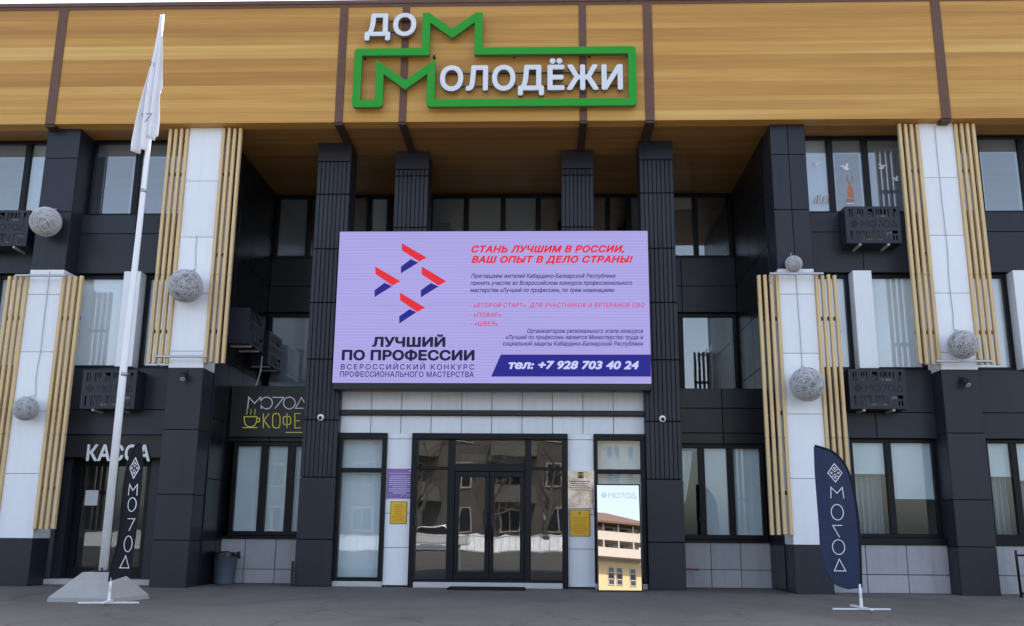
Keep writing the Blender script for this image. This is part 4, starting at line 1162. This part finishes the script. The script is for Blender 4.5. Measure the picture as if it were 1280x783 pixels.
def feather(base, left, right, wave, cloth, letters, line_mat, label, name='feather_banner', foot_ang=.1, sleeve=.03, mirror=False):
    """cloth stretched between a free left edge and the pole side on the right (lists of x,z from bottom to top)"""
    x0, y0 = base
    root = thing(name, (x0, y0, 0), label, 'banner')
    Lc = smooth_outline(left); Rc = smooth_outline(right)
    def pick(C, t):
        f_ = t*(len(C)-1); i = min(int(f_), len(C)-2); return C[i].lerp(C[i+1], f_-i)
    def surf(u, v):
        a, b_ = pick(Lc, v), pick(Rc, v); p = a.lerp(b_, u)
        return (p.x, y0+wave(p.x, p.y), p.y)
    mb = MB(); mb.grid(surf, 18, 60); mb.build('cloth', cloth, root, smooth=True, solid=.004)
    mb = MB()
    mb.tube([(p.x, y0+wave(p.x, p.y), p.y) for p in Rc], sleeve*.55, 8); mb.build('pole_sleeve', M['blackcloth'], root, smooth=True)
    mb = MB(); mb.tube([(x0, y0, .12), (x0, y0, Rc[0].y+.05)], .020, 10); mb.build('mast', M['pole'], root, smooth=True)
    mb = MB(); cross_foot(mb, x0, y0, foot_ang); mb.build('cross_foot', M['pole'], root)
    mb = MB()
    def onto(v): return Vector((v.x, y0+wave(v.x, v.z)-(.006 if v.y < 0 else .003), v.z))
    for ch, cx, cz, w_, h_ in letters:
        if ch == '*': emblem(mb, cx, cz, w_/2, h_/2, .011, -.1, .1, onto); continue
        pts, cl = logo_letters(ch)
        if mirror: pts = [(1-p[0], p[1]) for p in pts]
        P2 = []
        n_ = len(pts)
        for i in range(n_ if cl else n_-1):
            p, q_ = pts[i], pts[(i+1) % n_]
            for k in range(1 if ch == 'O' else 4): P2.append((p[0]+(q_[0]-p[0])*k/4, p[1]+(q_[1]-p[1])*k/4))
        if not cl: P2.append(pts[-1])
        mb.stroke([(cx+(p[0]-.5)*w_, cz+(p[1]-.5)*h_) for p in P2], .011, -.1, .1, cl, 0, onto)
    mb.build('banner_letters', line_mat, root)
    return root
FY = 13.94
def fp(x, yy, Y_): q = at(x, yy, Y_); return (q[0], q[2])
Lr = [fp(*p, FY) for p in ((1060, 737), (1043, 730), (1031, 712), (1026, 690), (1024, 660), (1021, 625), (1018, 590), (1016.5, 559))]
Rr = [fp(*p, FY) for p in ((1076.5, 735), (1075.5, 700), (1073.5, 665), (1070, 632), (1064.5, 602), (1055, 580), (1040, 565), (1018, 557.5))]
feather((4.40, FY), Lr, Rr, lambda x, z: .05*math.sin(x*5+z*1.6)*max(0, min(1, z))*.5, M['navy'],
        [('*', 4.152, 1.878, .20, .26), ('M', 4.162, 1.598, .18, .155), ('O', 4.15, 1.328, .165, .215), ('7', 4.137, 1.063, .135, .165), ('O', 4.14, .848, .165, .20), ('D', 4.14, .604, .155, .16)],
        M['paintwhite'], 'navy feather banner with a white line emblem on a short cross foot', foot_ang=R(2), mirror=True)
FY2 = 13.62
Ll = [fp(*p, FY2) for p in ((137, 727), (140, 706), (146.5, 680), (150, 650), (153.5, 615), (160, 580), (168, 560), (174.5, 554))]
Rl = [fp(*p, FY2) for p in ((164, 718), (166.5, 700), (171, 665), (174.5, 632), (177, 605), (178.5, 580), (178, 563), (176, 555))]
ft = feather((-6.055, FY2), Rl, Ll, lambda x, z: .016*math.sin(x*18+z*2.2)*max(0, min(1, (2.25-z)*1.5)), M['blackcloth'],
        [('*', -5.868, 1.868, .135, .29), ('M', -5.858, 1.56, .125, .155), ('O', -5.852, 1.355, .12, .19), ('7', -5.842, 1.075, .115, .165), ('O', -5.858, .812, .125, .215), ('D', -5.882, .567, .135, .165)],
        M['paintwhite'], 'black feather banner turned edge on in front of the ticket office', foot_ang=R(12))

# ------------------------------------------------------------------ bin, mat, rack and small things
BN = thing('litter_bin', (-6.2, 18.95, 0), 'blue grey plastic bin with a black bag beside the dark pilaster', 'bin')
q = MB(); q.lathe([(0, .004), (.185, .004), (.19, .02), (.235, .56), (.245, .565), (.245, .59), (.228, .59), (.18, .05), (0, .05)], (-6.2, 18.95, 0), 28); q.build('bin_body', M['bin'], BN, smooth=True)
q = MB()
def bagf(u, v):
    th = u*2*math.pi; rr = .250+.012*math.sin(th*5)+.012*v*math.sin(th*3+1)
    if v < .5: t = v*2; return (-6.2+(.20+.05*t)*math.cos(th)*(rr/.25), 18.95+(.20+.05*t)*math.sin(th)*(rr/.25), .50+.105*t+.01*math.sin(th*4))
    t = v*2-1; return (-6.2+rr*math.cos(th)*(1+.03*t), 18.95+rr*math.sin(th)*(1+.03*t), .605-.10*t*(1+.35*math.sin(th*3))+.01*math.sin(th*4))
q.grid(bagf, 40, 10); q.build('bin_bag', M['bag'], BN, smooth=True)
q = MB(); q.cbox(-1.75, -.34, 17.72, 18.28, .003, .035, .006)
for i in range(14): q.box(-1.72, -.37, 17.74+i*.038, 17.755+i*.038, .0352, .040)
tag(q.build('door_mat', M['rubber'], None, loc=(-1.04, 18.0, 0)), 'long black ribbed mat lying before the entrance doors', 'mat')
RK = thing('bike_rack', (8.45, 17.25, 0), 'black tubular bike rack with round hoops at the right edge', 'bike rack')
q = MB()
q.tube([(8.165, 17.25, .0), (8.15, 17.25, .76), (8.155, 17.25, .785)], .022, 10); q.tube([(8.16, 17.25, .70), (9.9, 17.25, .70)], .018, 10); q.tube([(9.88, 17.25, 0), (9.88, 17.25, .785)], .022, 10); q.tube([(8.16, 17.25, .07), (9.9, 17.25, .07)], .018, 10)
q.build('rack_frame', M['rackblack'], RK, smooth=True)
for cx in (8.56, 9.05, 9.54):
    q = MB(); q.tube([(cx+.235*math.cos(t*math.pi/16), 17.25, .385+.285*math.sin(t*math.pi/16)) for t in range(32)], .015, 8, closed=True); q.build('hoop', M['rackblack'], RK, smooth=True)
q = MB(); a = at(857, 711.5, 19.2); q.tube([(2.66, 19.22, a[2]-.03), (2.78, 19.20, a[2])], .014, 8); q.tube([(2.78, 19.20, a[2]), (3.0, 19.19, a[2]-.01)], .016, 10); q.tube([(2.68, 19.22, a[2]-.03), (2.68, 19.25, .0)], .012, 8)
tag(q.build('broom_handle', M['red'], None, loc=(2.7, 19.2, 0)), 'short red handle propped against the grey tiles beside the right column', 'handle')
q = MB(); a = at(371, 695, 18.3); q.cbox(-4.735, -4.695, 18.30, 18.36, .02, .46, .006)
tag(q.build('service_post', M['black'], None, loc=(-4.715, 18.33, 0)), 'narrow black post against the column left of the entrance', 'post')
# notice on the ticket office glass
q = MB(); a = at(107, 613, YK-.02); c = at(121, 632, YK-.02); q.box(a[0], c[0], YK-.012, YK-.008, c[2], a[2])
tag(q.build('paper_notice', M['paintwhite'], None, loc=(a[0], YK-.01, c[2])), 'white paper sheet stuck to the ticket office door glass', 'notice')
# cable under the box on the right wing
q = MB(); q.tube([(5.66, YW-.02, 3.26), (5.665, YW-.02, 2.6), (5.66, YW-.02, 1.9)], .014, 6); tag(q.build('drain_pipe', M['dim'], None, loc=(5.66, YW-.02, 3.2)), 'thin grey drain pipe below the lower right air conditioner box', 'pipe')
q = MB(); q.tube([(-5.95, 19.6, 4.6), (-5.93, 19.5, 4.25), (-5.99, 19.42, 3.93)], .013, 6); tag(q.build('drain_pipe', M['dim'], None, loc=(-5.95, 19.5, 4.6)), 'thin grey pipe running down to the coffee sign from the shaded boxes', 'pipe')

# stickers on the third floor window
def bird(cx, cz, s, flip, lb):
    f_ = -1 if flip else 1
    P = [(-.9, .1), (-.45, .02), (-.25, .12), (-.55, .75), (-.15, 1.0), (.05, .35), (.5, .6), (.9, .5), (.45, .2), (.35, -.1), (0, -.35), (-.35, -.30), (-.5, -.12)]
    mb = MB(); mb.prism([(cx+f_*p[0]*s, cz+p[1]*s) for p in P][::f_], YGL-.008, YGL-.006)
    tag(mb.build('bird_sticker', M['paintwhite'], None, loc=(cx, YGL-.007, cz)), lb, 'sticker', 'white bird stickers on the window')
a = at(1057, 211, YGL); bird(a[0], a[2], .12, True, 'white dove sticker above the orange emblem on the third floor window')
a = at(1021, 206, YGL); bird(a[0], a[2], .10, False, 'white dove sticker on the pale leftmost third floor pane')
a = at(1102, 210, YGL); bird(a[0], a[2], .11, False, 'white dove sticker on the grey pane right of the orange emblem')
a = at(1120, 225, YGL); bird(a[0], a[2], .09, True, 'white dove sticker close to the pine slats on the third floor')
a = at(1052, 412, YGL); bird(a[0], a[2], .10, True, 'white bird sticker on the second floor pane beside the white pier')
mb = MB(); q0 = [at(x, yy, YGL) for x, yy in ((1062, 229), (1059.5, 237), (1060, 246), (1067, 246), (1066.5, 237))]
mb.prism([(p[0], p[2]) for p in q0], YGL-.009, YGL-.007)
a = at(1054.5, 248, YGL); mb.box(a[0]+.05, a[0]+.21, YGL-.0105, YGL-.0095, a[2]-.08, a[2]-.02); mb.box(a[0]+.05, a[0]+.20, YGL-.0105, YGL-.0095, a[2]-.12, a[2]-.10, 1)
mb.stroke([(q0[0][0], q0[0][2]), (q0[0][0]-.05, q0[0][2]+.10), (q0[0][0]-.03, q0[0][2]+.17)], .02, YGL-.009, YGL-.007); mb.stroke([(q0[0][0]+.03, q0[0][2]), (q0[0][0]+.07, q0[0][2]+.08), (q0[0][0]+.06, q0[0][2]+.14)], .02, YGL-.009, YGL-.007)
tag(mb.build('emblem_sticker', [M['orange'], M['paintwhite']], None, loc=(a[0], YGL-.008, a[2])), 'orange emblem sticker with white caption on the third floor window', 'sticker')
mb = MB(); a = at(1016, 252, YGL)
for i in range(6):
    mb.prism([(a[0]+i*.055, a[2]-.05), (a[0]+i*.055+.025, a[2]-.05), (a[0]+i*.055+.07, a[2]+.10+.03*(i % 3)), (a[0]+i*.055+.045, a[2]+.10+.03*(i % 3))], YGL-.009, YGL-.007, i % 2)
tag(mb.build('stripe_sticker', [M['dim'], M['stripe']], None, loc=(a[0], YGL-.008, a[2])), 'slanting grey and red stripe sticker low on the leftmost third floor pane', 'sticker')

# ------------------------------------------------------------------ across the plaza (seen in the mirror and the door glass)
AB = thing('apartment_block', (-14, -26, 0), 'long weathered apartment block across the plaza, reflected in the door glass', 'building')
bx0, bx1, by = -24, 1.9, -26
q = MB(); q.box(bx0, bx1, by-10, by, 0, 8.6); q.build('wall', M['blockwall'], AB)
q = MB(); q.box(bx0-.3, bx1+.3, by-10.3, by+.35, 8.602, 8.9); q.build('roof', M['roofbrown'], AB)
for i in range(8):
    x = bx0+1.8+i*3.2
    for z in (.9, 3.8, 6.7):
        q = MB(); q.box(x, x+1.4, by+.004, by+.05, z+.2, z+1.7); W_ = q.build('window', M['darkglass'], AB)
        q = MB(); q.stroke([(x, z+.2), (x+1.4, z+.2), (x+1.4, z+1.7), (x, z+1.7)], .09, by+.004, by+.08, True); q.box(x+.66, x+.74, by+.052, by+.08, z+.2, z+1.7); q.build('window_frame', M['palewall'], W_)
    if i % 2 == 0:
        for z in (3.0, 5.9):
            q = MB(); q.box(x-.4, x+2.6, by+.003, by+1.2, z, z+.12); q.box(x-.4, x+2.6, by+1.14, by+1.2, z+.12, z+1.1); q.box(x-.4, x-.34, by+.1, by+1.14, z+.12, z+1.1); q.box(x+2.54, x+2.6, by+.1, by+1.14, z+.12, z+1.1)
            q.build('balcony', M['blockbalc'], AB)
YB = thing('yellow_house', (0, 0, 0), 'tall yellow apartment house with cream balconies and brown eaves, reflected in the leaning mirror', 'building')
hx0, hx1, hy0, hy1, hz = -3.5, 10.4, -16, 0, 16.9
q = MB(); q.box(hx0+1.4, hx1, hy0, hy1, 0, hz); q.build('wall', M['yellowwall'], YB)
for z in (hz+.4, hz+2.5):
    q = MB(); q.box(hx0-.2, hx1+1, hy0, hy1+1.5, z, z+.25); q.box(hx0-.2, hx1+1, hy1+1.35, hy1+1.5, z+.25, z+1.15); q.box(hx0-.2, hx0-.05, hy0, hy1+1.35, z+.25, z+1.15)
    q.build('balcony', M['palewall'], YB)
q = MB(); q.box(hx0+1.6, hx1-.2, hy0, hy1-.2, hz+.002, hz+5.6); q.build('upper_wall', M['palewall'], YB)
for z in (hz+.65, hz+2.75):
    for x in (-2.6, -.4, 1.8, 4.0, 6.2, 8.4):
        q = MB(); q.box(x, x+.18, hy1+1.38, hy1+1.48, z+.9, z+(1.85 if z < hz+2 else 1.8)); q.build('balcony_post', M['palewall'], YB)
    for x in (-1.6, .8, 3.0, 5.2, 7.4):
        q = MB(); q.box(x, x+1.1, hy1-.196, hy1-.15, z+.3, z+1.6); q.build('balcony_door', M['darkglass'], YB)
q = MB()
q.box(hx0-1.0, hx1+1.5, hy0-.5, hy1+2.2, hz+4.6, hz+4.85)
q.poly([(hx0-1.0, hy1+2.2, hz+4.852), (hx1+1.5, hy1+2.2, hz+4.852), (hx1-3, hy1-4, hz+7.2), (hx0+4, hy1-4, hz+7.2)]); q.poly([(hx0-1.0, hy0-.5, hz+4.852), (hx0-1.0, hy1+2.2, hz+4.852), (hx0+4, hy1-4, hz+7.2), (hx0+4, hy0+4, hz+7.2)])
q.build('roof', M['roofbrown'], YB)
for z in (2.0, 5.0, 8.0, 11.0, 14.0, hz-2.2):
    for x in (-1.2, 1.4, 2.6, 5.4, 6.6, 8.6):
        q = MB(); q.box(x, x+.85, hy1+.004, hy1+.05, z, z+1.5); W_ = q.build('window', M['darkglass'], YB)
        q = MB(); q.stroke([(x, z), (x+.85, z), (x+.85, z+1.5), (x, z+1.5)], .1, hy1+.004, hy1+.08, True); q.build('window_frame', M['palewall'], W_)
YB.location = (3.4, -90, 0); YB.rotation_euler = (0, 0, R(-24))
q = MB()
def bank(u, v):
    x = -30+44*u; y_ = -22.5+4.2*v
    return (x, y_, .02+1.0*math.sin(v*math.pi)**.7*(.86+.07*math.sin(x*1.3)+.05*math.sin(x*3.1+v*4)+.03*math.sin(x*7.3)))
q.grid(bank, 110, 12); tag(q.build('snow_bank', M['snow'], None, loc=(-8, -20, 0), smooth=True), 'ridge of ploughed snow across the plaza, reflected in the door glass', 'snow', kind='stuff')
CR = thing('parked_car', (-6.3, -17, 0), 'white parked car across the plaza, reflected in the door glass', 'car')
def car_prof(off): return [(-2.1, .35), (-2.15, .75), (-1.95, .92), (-1.15, 1.0), (-.55, 1.43), (.75, 1.46), (1.5, 1.02), (2.05, .92), (2.15, .6), (2.1, .35)]
q = MB(); n0 = len(q.v); q.prism([(-6.3+p[0], p[1]) for p in car_prof(0)], -17.85, -16.15); q.build('body', M['carpaint'], CR, bevel=.08)
q = MB(); q.prism([(-6.3+p[0], p[1]) for p in ((-1.05, 1.0), (-.52, 1.38), (.72, 1.40), (1.35, 1.03))], -17.87, -16.13); q.build('side_glass', M['darkglass'], CR)
for x in (-1.3, 1.35):
    for yy in (-17.75, -16.25):
        q = MB(); q.tube([(-6.3+x, yy-.11, .33), (-6.3+x, yy+.11, .33)], .33, 20); W_ = q.build('wheel', M['tyre'], CR)
        q = MB(); q.tube([(-6.3+x, yy-.118, .33), (-6.3+x, yy+.118, .33)], .2, 16); q.build('rim', M['silver'], W_)

RL = thing('railing', (-6, -13.5, 0), 'low pale railing before the snow ridge, reflected in the door glass', 'railing')
q = MB(); q.box(-16, 1.2, -13.52, -13.48, .82, .87); q.box(-16, 1.2, -13.52, -13.48, .12, .16); q.build('rail', M['dim'], RL)
for i in range(48):
    q = MB(); q.tube([(-15.9+i*.36, -13.5, 0), (-15.9+i*.36, -13.5, .82)], .014, 5); q.build('baluster', M['dim'], RL)
M['bark'] = mat('grey_bark', (.10, .085, .07), .9, .2, var=.3, nscale=8)
def bare_tree(x, y_, h, seed, label):
    rnd = random.Random(seed); root = thing('bare_tree', (x, y_, 0), label, 'tree', 'bare trees across the plaza')
    tr = MB(); cr = MB()
    P_ = [Vector((x+.05*k*rnd.uniform(-1, 1), y_+.05*k*rnd.uniform(-1, 1), h*.55*k/6)) for k in range(7)]
    tr.tube(P_, [.16-.014*k for k in range(7)], 8); tr.build('trunk', M['bark'], root, smooth=True)
    def limb(p, d, L_, r_, dep):
        pts = [p]; v = d.copy()
        for k in range(4):
            v = (v+Vector((rnd.gauss(0, .16), rnd.gauss(0, .16), rnd.gauss(.05, .1)))).normalized(); pts.append(pts[-1]+v*L_/4)
        cr.tube(pts, [r_*(1-.16*k) for k in range(5)], 5)
        if dep:
            for k in range(3 if dep > 1 else 4):
                j = rnd.randint(2, 4); limb(pts[j], (v+Vector((rnd.gauss(0, .6), rnd.gauss(0, .6), rnd.gauss(.15, .35)))).normalized(), L_*.62, r_*.5, dep-1)
    for k in range(8):
        j = rnd.randint(3, 6); th = rnd.uniform(0, 6.28); limb(P_[j], Vector((math.cos(th)*.7, math.sin(th)*.7, .8)).normalized(), h*.32, .06, 2)
    cr.build('crown', M['bark'], root)
bare_tree(-7.4, -19.6, 7.5, 1, 'bare tree far left across the plaza, reflected in the door glass')
bare_tree(-3.1, -20.4, 6.5, 2, 'bare tree in the middle across the plaza, reflected in the doors')
bare_tree(.2, -19.2, 7.0, 4, 'bare tree nearest the corner of the weathered block, reflected in glass')
